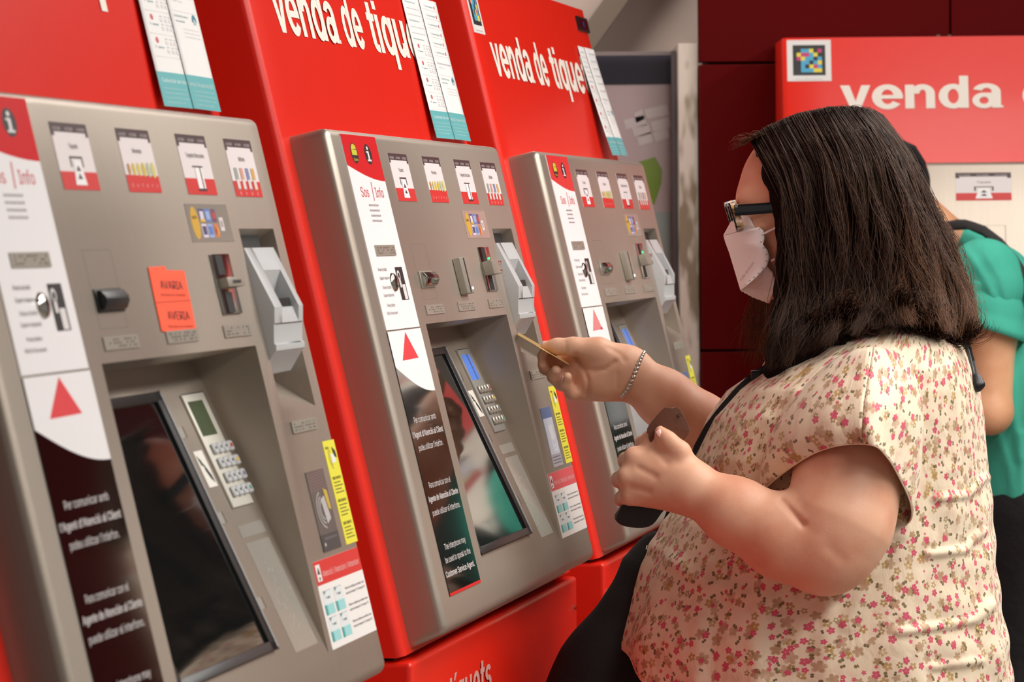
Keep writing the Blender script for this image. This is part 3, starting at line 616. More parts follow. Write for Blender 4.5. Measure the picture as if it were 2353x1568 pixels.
bent_sheet('fare_notice', 'narrow curling fare notice taped above the farthest machine of the row', rowm(*POS[2]), 1.05, 1.237, -.228, -.0165, .018, -.052, 1.125, .004)

t = thing('out_of_order_notice', 'bright orange out-of-order notice stuck over the card reader of the nearest machine', 'notice', rowm(*POS[0]))
ORG = mat('fluorescent_orange_paper', (255, 84, 38), .6)
b = MB(); q = [(.5666, .1673), (.632, .1668), (.634, .171), (.7045, .1722), (.7005, .2045), (.6964, .237), (.62, .2355), (.5611, .2313), (.5625, .2008)]
b.plate([(a, -v) for a, v in q], .0006, .0012, ORG); o = b.build('paper', t, FM)
P = Print(.0013); dk = (96, 36, 40)
P.text('AVARIA', .596, .681, .1895, .0118, dk, .012, 1, .002); P.text('Disculpeu les molèsties', .59, .686, .1965, .0036, (150, 52, 40), .004, 1, .002); P.rect(.563, .2025, .7, .2032, (150, 50, 40), 1)
P.text('AVERIA', .596, .681, .2205, .0118, dk, .012, 1, .002); P.text('Disculpen las molestias', .59, .686, .2285, .0036, (150, 52, 40), .004, 1, .002)
P.build('print', o, FM)

# ------------------------------------------------------------------ bodies: round cones and ellipsoids melted into one surface
def rc(a, b, ra, rb, k=.015): return ('c', np.array(a, float), np.array(b, float), ra, rb, k)
def el(c, r, k=.015, R=None): return ('e', np.array(c, float), np.array(r, float), np.eye(3) if R is None else np.array(R, float), k)
def chain(pts, rads, k=.012): return [rc(pts[i], pts[i + 1], rads[i], rads[i + 1], k) for i in range(len(pts) - 1)]
def prim_d(q, P):
    if q[0] == 'c':
        _, a, b, ra, rb, k = q; ba = b - a; pa = P - a
        h = np.clip(pa @ ba / max(ba @ ba, 1e-12), 0, 1)
        return np.linalg.norm(pa - h[..., None] * ba, axis=-1) - (ra + (rb - ra) * h)
    _, c, r, R, k = q; p = (P - c) @ R
    k0 = np.linalg.norm(p / r, axis=-1); k1 = np.linalg.norm(p / (r * r), axis=-1)
    return k0 * (k0 - 1) / np.maximum(k1, 1e-6)
def field(prims, P):
    d = np.full(P.shape[:-1], 1.0)
    for q in prims:
        e = prim_d(q, P); k = q[-1]
        h = np.maximum(k - np.abs(d - e), 0) / k
        d = np.minimum(d, e) - h * h * k * .25
    return d
def melt(prims, res, bs=16):
    """sparse surface nets over the melted primitives -> vertices, quads"""
    lo, hi = [], []
    for q in prims:
        if q[0] == 'c': m = max(q[3], q[4]); lo.append(np.minimum(q[1], q[2]) - m); hi.append(np.maximum(q[1], q[2]) + m)
        else: m = q[2].max(); lo.append(q[1] - m); hi.append(q[1] + m)
    lo = np.min(lo, 0) - .03; hi = np.max(hi, 0) + .03; bl = bs * res
    nb = np.ceil((hi - lo) / bl).astype(int); hd = bl * .87
    I = np.stack(np.meshgrid(*[np.arange(n) for n in nb], indexing='ij'), -1).reshape(-1, 3)
    cen = lo + (I + .5) * bl
    D = np.stack([prim_d(q, cen) for q in prims], 1)
    act = np.abs(field(prims, cen)) < hd * 1.35 + .02
    keys, verts, quads = [], [], []
    N = (nb * bs + 4).astype(np.int64)
    key = lambda ijk: (ijk[..., 0] * N[1] + ijk[..., 1]) * N[2] + ijk[..., 2]
    g = np.stack(np.meshgrid(*[np.arange(bs + 1)] * 3, indexing='ij'), -1)
    corners = np.array([(a, b, c) for a in (0, 1) for b in (0, 1) for c in (0, 1)])
    edges = [(i, j) for i in range(8) for j in range(i + 1, 8) if np.abs(corners[i] - corners[j]).sum() == 1]
    for bi in np.nonzero(act)[0]:
        sel = [prims[k] for k in np.nonzero(D[bi] < hd + .1)[0]]
        if not sel: continue
        base = I[bi] * bs; P = lo + (base + g) * res
        F = field(sel, P); S = F < 0
        if S.all() or not S.any(): continue
        cs = np.stack([S[a:a + bs, b:b + bs, c:c + bs] for a, b, c in corners], -1); n = cs.sum(-1)
        ci = np.argwhere((n > 0) & (n < 8))
        vals = np.stack([F[ci[:, 0] + a, ci[:, 1] + b, ci[:, 2] + c] for a, b, c in corners], 1)
        acc = np.zeros((len(ci), 3)); cnt = np.zeros(len(ci))
        for i, j in edges:
            x = (vals[:, i] < 0) != (vals[:, j] < 0); tt = vals[x, i] / (vals[x, i] - vals[x, j])
            acc[x] += corners[i] + tt[:, None] * (corners[j] - corners[i]); cnt[x] += 1
        verts.append(lo + (base + ci + acc / cnt[:, None]) * res); keys.append(key(base + ci))
        for ax in range(3):
            sh = [slice(0, bs)] * 3; sh2 = list(sh); sh2[ax] = slice(1, bs + 1)
            A, B = S[tuple(sh)], S[tuple(sh2)]; e = np.argwhere(A != B)
            if not len(e): continue
            e2 = base + e; u, v = np.eye(3, dtype=int)[(ax + 1) % 3], np.eye(3, dtype=int)[(ax + 2) % 3]
            q = np.stack([key(e2 - u - v), key(e2 - v), key(e2), key(e2 - u)], 1)
            fl_ = A[tuple(e.T)]; q[~fl_] = q[~fl_][:, ::-1]; quads.append(q)
    keys = np.concatenate(keys); verts = np.concatenate(verts); quads = np.concatenate(quads)
    o = np.argsort(keys); ks = keys[o]; verts = verts[o]
    ix = np.clip(np.searchsorted(ks, quads), 0, len(ks) - 1); ok = (ks[ix] == quads).all(1)
    return verts, ix[ok]
def np_mesh(name, V, Q, mats, parent=None, uv=None, mi=None, smooth=True):
    me = bpy.data.meshes.new(name); Q = np.asarray(Q); n = Q.shape[1]
    me.vertices.add(len(V)); me.vertices.foreach_set('co', np.asarray(V, np.float32).ravel())
    me.loops.add(Q.size); me.loops.foreach_set('vertex_index', Q.astype(np.int32).ravel())
    me.polygons.add(len(Q)); me.polygons.foreach_set('loop_start', np.arange(0, Q.size, n, dtype=np.int32))
    if mi is not None: me.polygons.foreach_set('material_index', mi.astype(np.int32))
    if uv is not None:
        l = me.uv_layers.new(name='UVMap'); l.data.foreach_set('uv', np.asarray(uv, np.float32)[Q.ravel()].ravel())
    for m in (mats if isinstance(mats, (list, tuple)) else [mats]): me.materials.append(m)
    me.update(calc_edges=True); me.validate()
    if smooth: me.shade_smooth()
    return link(bpy.data.objects.new(name, me), parent)
def relax(V, Q, it=2, lam=.5, fix=None):
    for _ in range(it):
        S = np.zeros_like(V); C = np.zeros(len(V))
        for a in range(4):
            for b in (1, 3): np.add.at(S, Q[:, a], V[Q[:, (a + b) % 4]]); np.add.at(C, Q[:, a], 1)
        V = V + lam * (S / np.maximum(C, 1)[:, None] - V)
    return V

def skin(name, rgb, deep):
    m = mat(name, rgb, .48, spec=.35); nt = m.node_tree; b = nt.nodes['Principled BSDF']
    b.inputs['Subsurface Weight'].default_value = .12; b.inputs['Subsurface Radius'].default_value = (.012, .005, .003); b.inputs['Subsurface Scale'].default_value = 1
    tc = nt.nodes.new('ShaderNodeTexCoord'); n = nt.nodes.new('ShaderNodeTexNoise'); n.inputs['Scale'].default_value = 16; n.inputs['Detail'].default_value = 5
    mx = nt.nodes.new('ShaderNodeMixRGB'); mx.inputs[1].default_value = lin(rgb); mx.inputs[2].default_value = lin(deep)
    rp = nt.nodes.new('ShaderNodeMapRange'); rp.inputs[1].default_value = .42; rp.inputs[2].default_value = .75
    nt.links.new(tc.outputs['Object'], n.inputs['Vector']); nt.links.new(n.outputs['Fac'], rp.inputs[0]); nt.links.new(rp.outputs[0], mx.inputs[0]); nt.links.new(mx.outputs[0], b.inputs['Base Color'])
    n2 = nt.nodes.new('ShaderNodeTexNoise'); n2.inputs['Scale'].default_value = 420; n2.inputs['Detail'].default_value = 2
    bp = nt.nodes.new('ShaderNodeBump'); bp.inputs['Distance'].default_value = .00025; bp.inputs['Strength'].default_value = .6
    nt.links.new(tc.outputs['Object'], n2.inputs['Vector']); nt.links.new(n2.outputs['Fac'], bp.inputs['Height']); nt.links.new(bp.outputs[0], b.inputs['Normal'])
    return m
SKIN = skin('fair_skin', (226, 176, 146), (212, 146, 116)); SKIN2 = skin('tan_skin', (228, 174, 134), (214, 152, 112))

# ------------------------------------------------------------------ the woman: every joint is a photograph pixel at its own depth
Yc = 5.95
p = at
W = []
# trunk, hips, legs and shoes (under the clothes)
W += [rc(p(1970, 880, Yc), p(1950, 1000, Yc), .11, .15, .06), rc(p(1950, 1000, Yc), p(1890, 1330, Yc), .15, .185, .06), rc(p(1890, 1330, Yc), p(1910, 1560, Yc), .185, .19, .06)]
for s in (-1, 1):
    hip = p(1910, 1600, Yc) + np.array([0, s * .085, 0]); knee = np.array([hip[0] - .01, Yc + s * .085, .43]); ank = np.array([hip[0] + .03, Yc + s * .085, .085])
    W += [rc(hip, knee, .105, .066, .04), rc(knee, ank, .064, .042, .03), rc(ank, ank + [-.13, 0, -.045], .042, .033, .02), rc(ank, ank + [.02, 0, -.04], .042, .04, .02)]
# neck and head (facing the machines, chin a little down)
hc = p(1868, 442, Yc)
W += [rc(p(1950, 800, Yc), p(1890, 610, Yc), .066, .058, .04), el(hc + [.005, 0, 0], (.0985, .074, .105), .03), el(p(1790, 470, Yc), (.055, .066, .085), .03),
      rc(p(1800, 590, Yc), p(1755, 640, Yc), .055, .024, .03), rc(p(1850, 590, Yc - .045), p(1762, 640, Yc - .012), .03, .018, .03), rc(p(1850, 590, Yc + .045), p(1762, 640, Yc + .012), .03, .018, .03)]
W += [rc(p(1722, 452, Yc - .03), p(1722, 452, Yc + .03), .014, .014, .015), el(p(1742, 520, Yc - .035), (.024, .024, .022), .015), el(p(1742, 520, Yc + .035), (.024, .024, .022), .015),
      rc(p(1712, 470, Yc), p(1692, 540, Yc), .008, .0115, .012), rc(p(1698, 550, Yc - .01), p(1698, 550, Yc + .01), .0085, .0085, .01),
      rc(p(1707, 590, Yc - .016), p(1707, 590, Yc + .016), .009, .009, .008), rc(p(1711, 610, Yc - .015), p(1711, 610, Yc + .015), .009, .009, .008)]
for s in (-1, 1):
    e0 = p(1868, 520, Yc + s * .078); W += [el(e0, (.018, .006, .032), .006), rc(e0 + [.01, s * .006, .02], e0 + [.006, s * .006, -.018], .005, .004, .004)]
# near (left) arm, elbow bent, fist round the purse
YS, YE, YW = 5.755, 5.665, 5.69
W += chain([p(1985, 945, 5.79), p(1948, 1070, 5.70), p(1925, 1200, 5.67), p(1900, 1252, YE)], [.052, .066, .067, .055], .03)
W += [el(p(1893, 1258, YE + .002), (.054, .047, .052), .05), el(p(1952, 1140, 5.685), (.058, .055, .075), .03)]
W += chain([p(1895, 1268, YE), p(1800, 1236, 5.668), p(1690, 1178, 5.68), p(1585, 1118, YW)], [.052, .0545, .045, .031], .018)
HY = 5.70
kn = [p(1497, 1012, HY + .016), p(1458, 1052, HY + .004), p(1441, 1096, HY), p(1447, 1140, HY + .004)]   # knuckles: index .. little
wr = p(1588, 1105, YW); wr2 = p(1580, 1135, YW)
for i, k_ in enumerate(kn):
    s0 = wr + (wr2 - wr) * (i / 3.)
    W.append(rc(s0, k_, .027, (.0145, .0150, .0145, .0130)[i], .016))
W += [rc(p(1540, 1090, HY + .012), p(1490, 1085, HY + .016), .026, .022, .02)]
fr_ = [.0105, .0108, .0102, .0092]
for i, k_ in enumerate(kn):                                          # fingers bend away from the lens and curl back to the palm
    a1 = k_ + np.array([-.010 + .004 * i * 0, .034, -.006]); a2 = a1 + np.array([.022, .018, -.004]); a3 = a2 + np.array([.016, -.006, -.002])
    W += chain([k_, a1, a2, a3], [fr_[i] + .002, fr_[i] + .0005, fr_[i] - .0008, fr_[i] - .0025], .006)
th = [p(1575, 1075, HY - .004), p(1563, 1038, HY - .012), p(1535, 1012, HY - .010), p(1517, 992, HY - .006)]
W += chain(th, [.0170, .0128, .0106, .0080], .010)
# far (right) arm stretched out to the machine, palm to the lens
YR = 6.12
W += chain([p(1985, 870, 6.15), p(1850, 1010, 6.19), p(1745, 1062, 6.17)], [.07, .062, .05], .03)
W += chain([p(1745, 1075, 6.17), p(1607, 978, 6.14), p(1528, 917, YR + .006), p(1455, 860, YR)], [.050, .0425, .0370, .0290], .03)
w0 = p(1456, 838, YR); w1 = p(1446, 884, YR)
mc_ = [p(1336, 822, YR + .012), p(1322, 852, YR + .015), p(1326, 880, YR + .014), p(1346, 902, YR + .008)]       # finger roots
for i, k_ in enumerate(mc_):
    W.append(rc(w0 + (w1 - w0) * (i / 3.), k_, .0215, (.0150, .0150, .0145, .0130)[i], .018))
W += [el(p(1392, 872, YR - .006), (.034, .016, .024), .02), rc(p(1425, 832, YR - .006), p(1372, 806, YR - .012), .0245, .0175, .02)]
W += chain([p(1375, 803, YR - .012), p(1318, 797, YR - .014), p(1280, 797, YR - .010), p(1252, 797, YR - .006)], [.0175, .0128, .0112, .0072], .009)   # thumb
W += chain([mc_[0], p(1280, 826, YR + .022), p(1255, 824, YR + .012), p(1246, 818, YR - .004)], [.0120, .0108, .0098, .0080], .005)
W += chain([mc_[1], p(1282, 860, YR + .016), p(1254, 846, YR + .008), p(1247, 838, YR - .006)], [.0120, .0108, .0098, .0080], .005)
W += chain([mc_[2], p(1290, 882, YR + .006), p(1272, 866, YR - .006), p(1278, 851, YR - .018)], [.0115, .0104, .0094, .0078], .005)
W += chain([mc_[3], p(1314, 904, YR - .004), p(1299, 884, YR - .016), p(1304, 866, YR - .026)], [.0108, .0096, .0086, .0072], .005)
V, Q = melt(W, .003)
V = relax(V, Q, 2, .35)
PXw = pxof(V)
def seg_d(P, pts):
    best = np.full(len(P), 1e9)
    for a, c in zip(pts[:-1], pts[1:]):
        a = np.array(a, float); c = np.array(c, float); h = np.clip(((P - a) @ (c - a)) / ((c - a) @ (c - a)), 0, 1)
        best = np.minimum(best, np.linalg.norm(P - a - h[:, None] * (c - a), axis=1))
    return best
def crease(pts, amp, sg, ylo, yhi):                                  # a fold of the skin, pressed in along a line on the near side
    k = (V[:, 1] > ylo) & (V[:, 1] < yhi); V[k, 1] += amp * np.exp(-(seg_d(PXw[k], pts) / sg) ** 2)
crease([(1324, 815), (1336, 834), (1347, 847), (1368, 852), (1392, 848), (1414, 832)], .0042, 5, 6.05, 6.118)
crease([(1322, 821), (1345, 855), (1352, 876), (1349, 906)], .0036, 4.5, 6.05, 6.118)
crease([(1420, 858), (1418, 892)], .0022, 4, 6.05, 6.118); crease([(1400, 800), (1425, 815), (1436, 830)], .0015, 6, 6.05, 6.118)
crease([(1300, 786), (1301, 806)], .0014, 3, 6.05, 6.118)
crease([(1318, 884), (1324, 897)], .003, 3.5, 6.05, 6.118)
crease([(1796, 1150), (1822, 1180), (1846, 1206)], .006, 8, 5.55, 5.68); crease([(1908, 1262), (1932, 1284)], .0018, 16, 5.55, 5.68)
for a, c in (((1497, 1012), (1560, 1080)), ((1458, 1052), (1550, 1100)), ((1441, 1096), (1540, 1125))):
    m_ = ((a[0] * .55 + c[0] * .45), (a[1] * .55 + c[1] * .45)); crease([(a[0] + 10, a[1] + 24), (m_[0] + 6, m_[1] + 22)], .0024, 8, 5.6, 5.72)
woman = np_mesh('person', V, Q, SKIN)
tag(woman, 'woman with long dark hair, floral blouse and white mask, reaching out with a card', 'person')
NAIL = mat('nail', (232, 176, 166), .25)
def nail(c, ax, nrm, l, w, name='fingernail'):
    ax = np.array(ax, float); ax /= np.linalg.norm(ax); nrm = np.array(nrm, float); nrm -= ax * (nrm @ ax); nrm /= np.linalg.norm(nrm); sd = np.cross(ax, nrm)
    vv = []; F = []
    for i in range(5):
        for j in range(5):
            a = (i / 4 - .5) * 2; b_ = (j / 4 - .5) * 2; rr = 1 - .35 * (abs(a) ** 3) * .6
            vv.append(c + ax * a * l + sd * b_ * w * rr + nrm * (.0016 - .0022 * b_ * b_ - .0008 * a * a))
    F = [(i * 5 + j, i * 5 + j + 1, (i + 1) * 5 + j + 1, (i + 1) * 5 + j) for i in range(4) for j in range(4)]
    b = MB(); b.add(vv, F, NAIL); return b.build(name, woman, smooth=True)
lens = np.array([0, 0, CAMZ])
toward = lambda c: (lens - c) / np.linalg.norm(lens - c)
c = p(1519, 996, HY - .0145); nail(c, p(1512, 984, HY) - p(1530, 1010, HY), toward(c) + np.array([.5, 0, .45]), .006, .0055)
c = p(1259, 787, YR - .007); nail(c, p(1240, 787, YR) - p(1285, 789, YR), np.array([0, -.45, 1.]), .0075, .006)
for (x, y, dy, ax) in ((1289, 860, -.021, (8, -18)), (1297, 876, -.026, (4, -18))):
    c = p(x - 6, y - 6, YR + dy); nail(c, p(x + ax[0], y + ax[1], YR) - p(x, y, YR), np.array([-1., -.3, .2]), .005, .0045)
# closed eyelid line, eyeball and brow on the near side
EYEW = mat('eye_white', (226, 220, 214), .15)
for s in (-1, 1):
    c = p(1726, 492, Yc + s * .034); bm = bmesh.new(); bmesh.ops.create_uvsphere(bm, u_segments=16, v_segments=10, radius=.0125); me = bpy.data.meshes.new('eye'); bm.to_mesh(me); bm.free(); me.materials.append(EYEW); me.materials.append(mat('iris', (60, 40, 28), .1)); me.shade_smooth()
    for q in me.polygons: q.material_index = 1 if q.center.x < -.0098 else 0
    o = link(bpy.data.objects.new('eye', me), woman); o.location = c
    b = MB(); b.tube([p(1704, 450, Yc + s * .010), p(1703, 446, Yc + s * .022), p(1709, 446, Yc + s * .034)], [.0014, .0018, .0006], mat('brow', (92, 62, 50), .8), 6); b.build('eyebrow', woman, smooth=True)
# ------------------------------------------------------------------ floral chiffon
def floral():
    m = bpy.data.materials.new('floral_chiffon'); m.use_nodes = True; nt = m.node_tree; b = nt.nodes['Principled BSDF']; L = nt.links.new
    b.inputs['Roughness'].default_value = .55; b.inputs['Specular IOR Level'].default_value = .3; b.inputs['Sheen Weight'].default_value = .15
    N = nt.nodes.new
    uv = N('ShaderNodeUVMap'); uv.uv_map = 'UVMap'
    wz = N('ShaderNodeTexNoise'); wz.inputs['Scale'].default_value = 45; wz.inputs['Detail'].default_value = 1
    uv = (lambda q: (setattr(q, 'operation', 'SCALE'), q.inputs['Scale'].__setattr__('default_value', 1.22), L(uv.outputs[0], q.inputs[0]), q)[-1])(N('ShaderNodeVectorMath'))
    L(uv.outputs[0], wz.inputs['Vector'])
    def math_(op, a, c=None, cl=False):
        n = N('ShaderNodeMath'); n.operation = op; n.use_clamp = cl
        for i, x in enumerate((a, c)):
            if x is None: continue
            if isinstance(x, (int, float)): n.inputs[i].default_value = x
            else: L(x, n.inputs[i])
        return n.outputs[0]
    col = None
    base = N('ShaderNodeRGB'); base.outputs[0].default_value = lin((225, 207, 180)); col = base.outputs[0]
    def layer(cell, R, depth, k, off, keep, ca, cb, soft, alpha, hole=None):
        """one flower per Voronoi cell: k petals of mean radius R, in colours between ca and cb"""
        nonlocal col
        mp = N('ShaderNodeMapping'); mp.inputs['Location'].default_value = (off, off * 1.7, 0); L(uv.outputs[0], mp.inputs[0])
        vo = N('ShaderNodeTexVoronoi'); vo.voronoi_dimensions = '2D'; vo.inputs['Scale'].default_value = 1 / cell; L(mp.outputs[0], vo.inputs['Vector'])
        d = N('ShaderNodeVectorMath'); d.operation = 'SUBTRACT'; L(mp.outputs[0], d.inputs[0]); L(vo.outputs['Position'], d.inputs[1])
        sx = N('ShaderNodeSeparateXYZ'); L(d.outputs[0], sx.inputs[0]); sc = N('ShaderNodeSeparateColor'); L(vo.outputs['Color'], sc.inputs[0])
        ln = N('ShaderNodeVectorMath'); ln.operation = 'LENGTH'; L(d.outputs[0], ln.inputs[0])
        an = math_('ARCTAN2', sx.outputs[1], sx.outputs[0]); ph = math_('MULTIPLY', sc.outputs[1], 6.28)
        pet = math_('SUBTRACT', math_('MULTIPLY', math_('POWER', math_('ABSOLUTE', math_('COSINE', math_('ADD', math_('MULTIPLY', an, k / 2), ph))), .6), 2), 1)
        size = math_('ADD', math_('MULTIPLY', sc.outputs[2], .5 * R), .72 * R)
        rad = math_('MULTIPLY', size, math_('ADD', math_('MULTIPLY', pet, depth), 1 - depth))
        msk = math_('DIVIDE', math_('SUBTRACT', rad, ln.outputs['Value']), soft * R, True)
        if hole: msk = math_('MULTIPLY', msk, math_('DIVIDE', math_('SUBTRACT', ln.outputs['Value'], hole * R * .5), hole * R * .4, True))
        on = math_('LESS_THAN', sc.outputs[0], keep); msk = math_('MULTIPLY', math_('MULTIPLY', msk, on), alpha)
        if alpha < .9: msk = math_('MULTIPLY', msk, math_('ADD', math_('MULTIPLY', wz.outputs['Fac'], 1.3), .2, True))
        cm = N('ShaderNodeMixRGB'); cm.inputs[1].default_value = lin(ca); cm.inputs[2].default_value = lin(cb); L(sc.outputs[2], cm.inputs[0])
        mx = N('ShaderNodeMixRGB'); L(msk, mx.inputs[0]); L(col, mx.inputs[1]); L(cm.outputs[0], mx.inputs[2]); col = mx.outputs[0]
    layer(.040, .019, .22, 3, .31, .75, (204, 170, 142), (196, 158, 140), .9, .5)
    layer(.030, .0104, .24, 5, .0, .72, (152, 120, 74), (170, 124, 92), .22, .86)
    layer(.027, .0080, .28, 5, .77, .62, (134, 112, 58), (178, 136, 58), .2, .88, .3)
    layer(.021, .0050, .42, 2, .47, .60, (84, 70, 46), (116, 98, 58), .2, .92)
    layer(.0240, .0066, .22, 5, 1.3, .40, (206, 62, 100), (196, 76, 100), .14, .96, .14)
    layer(.0185, .0040, .26, 5, 2.2, .30, (206, 74, 108), (196, 88, 104), .2, .95)
    L(col, b.inputs['Base Color'])
    n2 = N('ShaderNodeTexNoise'); n2.inputs['Scale'].default_value = 26; n2.inputs['Detail'].default_value = 4; n2.inputs['Distortion'].default_value = .7
    mp = N('ShaderNodeMapping'); mp.inputs['Scale'].default_value = (1.6, .7, 1); L(uv.outputs[0], mp.inputs[0]); L(mp.outputs[0], n2.inputs['Vector'])
    bp = N('ShaderNodeBump'); bp.inputs['Distance'].default_value = .004; bp.inputs['Strength'].default_value = .55; L(n2.outputs['Fac'], bp.inputs['Height']); L(bp.outputs[0], b.inputs['Normal'])
    return m
FLOR = floral()
def interp(xs, ys, x): return np.interp(x, xs, ys)
# blouse body: rings from the collar to the hem
RY = [735, 752, 800, 850, 900, 960, 1060, 1130, 1200, 1300, 1400, 1480, 1800]
RF = [1985, 1945, 1840, 1745, 1672, 1628, 1588, 1588, 1524, 1474, 1446, 1419, 1400]
RB = [2120, 2160, 2212, 2236, 2250, 2259, 2265, 2272, 2280, 2289, 2303, 2318, 2350]
RH = [.06, .10, .172, .205, .218, .223, .225, .226, .23, .236, .242, .248, .25]
RIDGES = [([(2150, 1146), (2225, 1138), (2262, 1098)], .0062, 8), ([(2130, 1274), (2222, 1264), (2256, 1222)], .0066, 8), ([(2060, 1452), (2180, 1438), (2240, 1426), (2268, 1388)], .007, 9),
          ([(2140, 1534), (2250, 1520)], .006, 9), ([(2045, 1215), (1990, 1340), (1945, 1440)], .005, 14), ([(2110, 1000), (2075, 1110), (2065, 1230)], .006, 13), ([(1500, 1250), (1600, 1330), (1720, 1370)], .004, 18),
          ([(2180, 830), (2200, 960), (2190, 1080)], .0045, 14), ([(1640, 1300), (1610, 1420), (1600, 1560)], .006, 20), ([(1760, 1380), (1740, 1470), (1745, 1568)], .006, 20), ([(1900, 1400), (1890, 1480), (1900, 1568)], .005, 18),
          ([(1760, 960), (1680, 1020), (1640, 1080)], .005, 14), ([(1830, 900), (1800, 1000), (1790, 1080)], .005, 13)]
nt_, nr = 220, 190
th_ = np.linspace(0, 2 * math.pi, nt_ + 1)
hem = 1480 + np.minimum(505 * (1 - np.cos(th_)), 230)
V = []; UV = []; PX = []
for j in range(nr + 1):
    for i in range(nt_ + 1):
        y = 735 + (hem[i] - 735) * j / nr; t = th_[i]
        xf, xb, hw = interp(RY, RF, y), interp(RY, RB, y), interp(RY, RH, y)
        xc, a = (xf + xb) / 2, (xb - xf) / 2
        ct, st = math.cos(t), math.sin(t); e = .9
        x = xc - a * math.copysign(abs(ct) ** e, ct); dy = -hw * math.copysign(abs(st) ** e, st)
        V.append(p(x, y, Yc + dy)); UV.append((t * .255, V[-1][2])); PX.append((x, y))
V = np.array(V); PX = np.array(PX); UV = np.array(UV)
cx = np.array([p((interp(RY, RF, y) + interp(RY, RB, y)) / 2, y, Yc) for _, y in PX]); out = V - cx; out[:, 2] = 0; out /= np.linalg.norm(out, axis=1)[:, None] + 1e-9
near = np.clip((Yc + .03 - V[:, 1]) / .05, 0, 1); disp = np.zeros(len(V))
for pts, amp, sg in RIDGES: disp += amp * np.exp(-(seg_d(PX, pts) / sg) ** 2) * near - .3 * amp * np.exp(-(seg_d(PX, pts) / (sg * 2.4)) ** 2) * near
th2 = UV[:, 0] / .255; zz = V[:, 2]
disp += .0032 * np.sin(th2 * 9 + 2.3 * np.sin(zz * 9)) * np.clip((1.22 - zz) / .3, 0, 1) + .0022 * np.sin(th2 * 17 + 5 * zz + np.sin(zz * 23)) * np.clip((1.3 - zz) / .3, 0, 1)
disp += .0016 * np.sin(zz * 95 + 3 * np.sin(th2 * 3) + th2 * 2) * np.clip((th2 - 2.0) / .5, 0, 1) * np.clip((3.6 - th2) / .4, 0, 1) * np.clip((1.12 - zz) / .1, 0, 1)
V += out * disp[:, None]
Q = np.array([(j * (nt_ + 1) + i, (j + 1) * (nt_ + 1) + i, (j + 1) * (nt_ + 1) + i + 1, j * (nt_ + 1) + i + 1) for j in range(nr) for i in range(nt_)])
bl = np_mesh('blouse', V, Q, FLOR, woman, UV); bl['label'] = 'cream chiffon blouse printed with small pink and olive flowers'
sm = bl.modifiers.new('thickness', 'SOLIDIFY'); sm.thickness = .0016; sm.offset = 1
b = MB(); hv = V[nr * (nt_ + 1):]; b.tube([hv[i] for i in range(0, nt_ + 1, 2)], .0020, mat('hem_cream', (232, 212, 184), .6), 6, cap=False); b.build('hem', bl, smooth=True)
def catmull(K, n):                                                   # closed smooth loop through K points
    K = np.array(K); m = len(K); o = []
    for i in range(n):
        s = i / n * m; j = int(s); t = s - j; a, c, d, e = K[(j - 1) % m], K[j % m], K[(j + 1) % m], K[(j + 2) % m]
        o.append(.5 * (2 * c + (d - a) * t + (2 * a - 5 * c + 4 * d - e) * t * t + (3 * c - a - 3 * d + e) * t ** 3))
    return np.array(o)
SL_ = [[(2005, 800, 5.80)] * 8,
       [(2005, 806, 5.70), (1950, 814, 5.74), (1905, 835, 5.80), (1940, 845, 5.85), (2000, 840, 5.87), (2060, 830, 5.85), (2092, 822, 5.81), (2060, 812, 5.77)],
       [(1995, 868, 5.655), (1905, 875, 5.69), (1838, 902, 5.76), (1880, 910, 5.85), (1980, 910, 5.87), (2070, 900, 5.85), (2112, 882, 5.78), (2065, 868, 5.70)],
       [(1985, 930, 5.615), (1868, 945, 5.66), (1778, 988, 5.75), (1830, 1000, 5.84), (1950, 1000, 5.87), (2060, 1000, 5.84), (2121, 978, 5.75), (2070, 940, 5.655)],
       [(1982, 982, 5.592), (1855, 1004, 5.645), (1752, 1076, 5.735), (1800, 1090, 5.83), (1930, 1100, 5.855), (2040, 1110, 5.81), (2114, 1088, 5.73), (2064, 1012, 5.635)],
       [(1985, 1021, 5.588), (1868, 1043, 5.64), (1752, 1131, 5.735), (1800, 1150, 5.82), (1930, 1175, 5.85), (2015, 1214, 5.80), (2095, 1191, 5.715), (2052, 1070, 5.608)]]
rings = [catmull([p(*q) for q in r], 96) for r in SL_]
VV, UU = [], []
for j in range(41):
    s = j / 40 * 5; k = min(int(s), 4); t = s - k; A = [rings[max(k - 1, 0)], rings[k], rings[k + 1], rings[min(k + 2, 5)]]
    r = .5 * (2 * A[1] + (A[2] - A[0]) * t + (2 * A[0] - 5 * A[1] + 4 * A[2] - A[3]) * t * t + (3 * A[1] - A[0] - 3 * A[2] + A[3]) * t ** 3)
    for i in range(97):
        q = r[i % 96].copy(); f = (j / 40) ** 1.5
        q += np.array([0, -1, .1]) * f * (.0042 * math.sin(i / 96 * 2 * math.pi * 6 + 1.1 + j * .05) + .0035 * math.sin(i / 96 * 2 * math.pi * 11 + j * .08)) * (1 if 0 < j else 0)
        q += np.array([.2, -1, .2]) * .0055 * f * math.exp(-((i - 93.5 + .05 * j) / 3.2) ** 2)
        VV.append(q); UU.append((i / 96 * .62 + .37, q[2] + .15))
Q = np.array([(j * 97 + i, (j + 1) * 97 + i, (j + 1) * 97 + i + 1, j * 97 + i + 1) for j in range(40) for i in range(96)])
sv = np_mesh('sleeve', VV, Q, FLOR, bl, UU); sm = sv.modifiers.new('thickness', 'SOLIDIFY'); sm.thickness = .0012
b = MB(); b.tube(VV[40 * 97:], .0013, MATS['hem_cream'], 6, cap=False); b.build('sleeve_hem', bl, smooth=True)
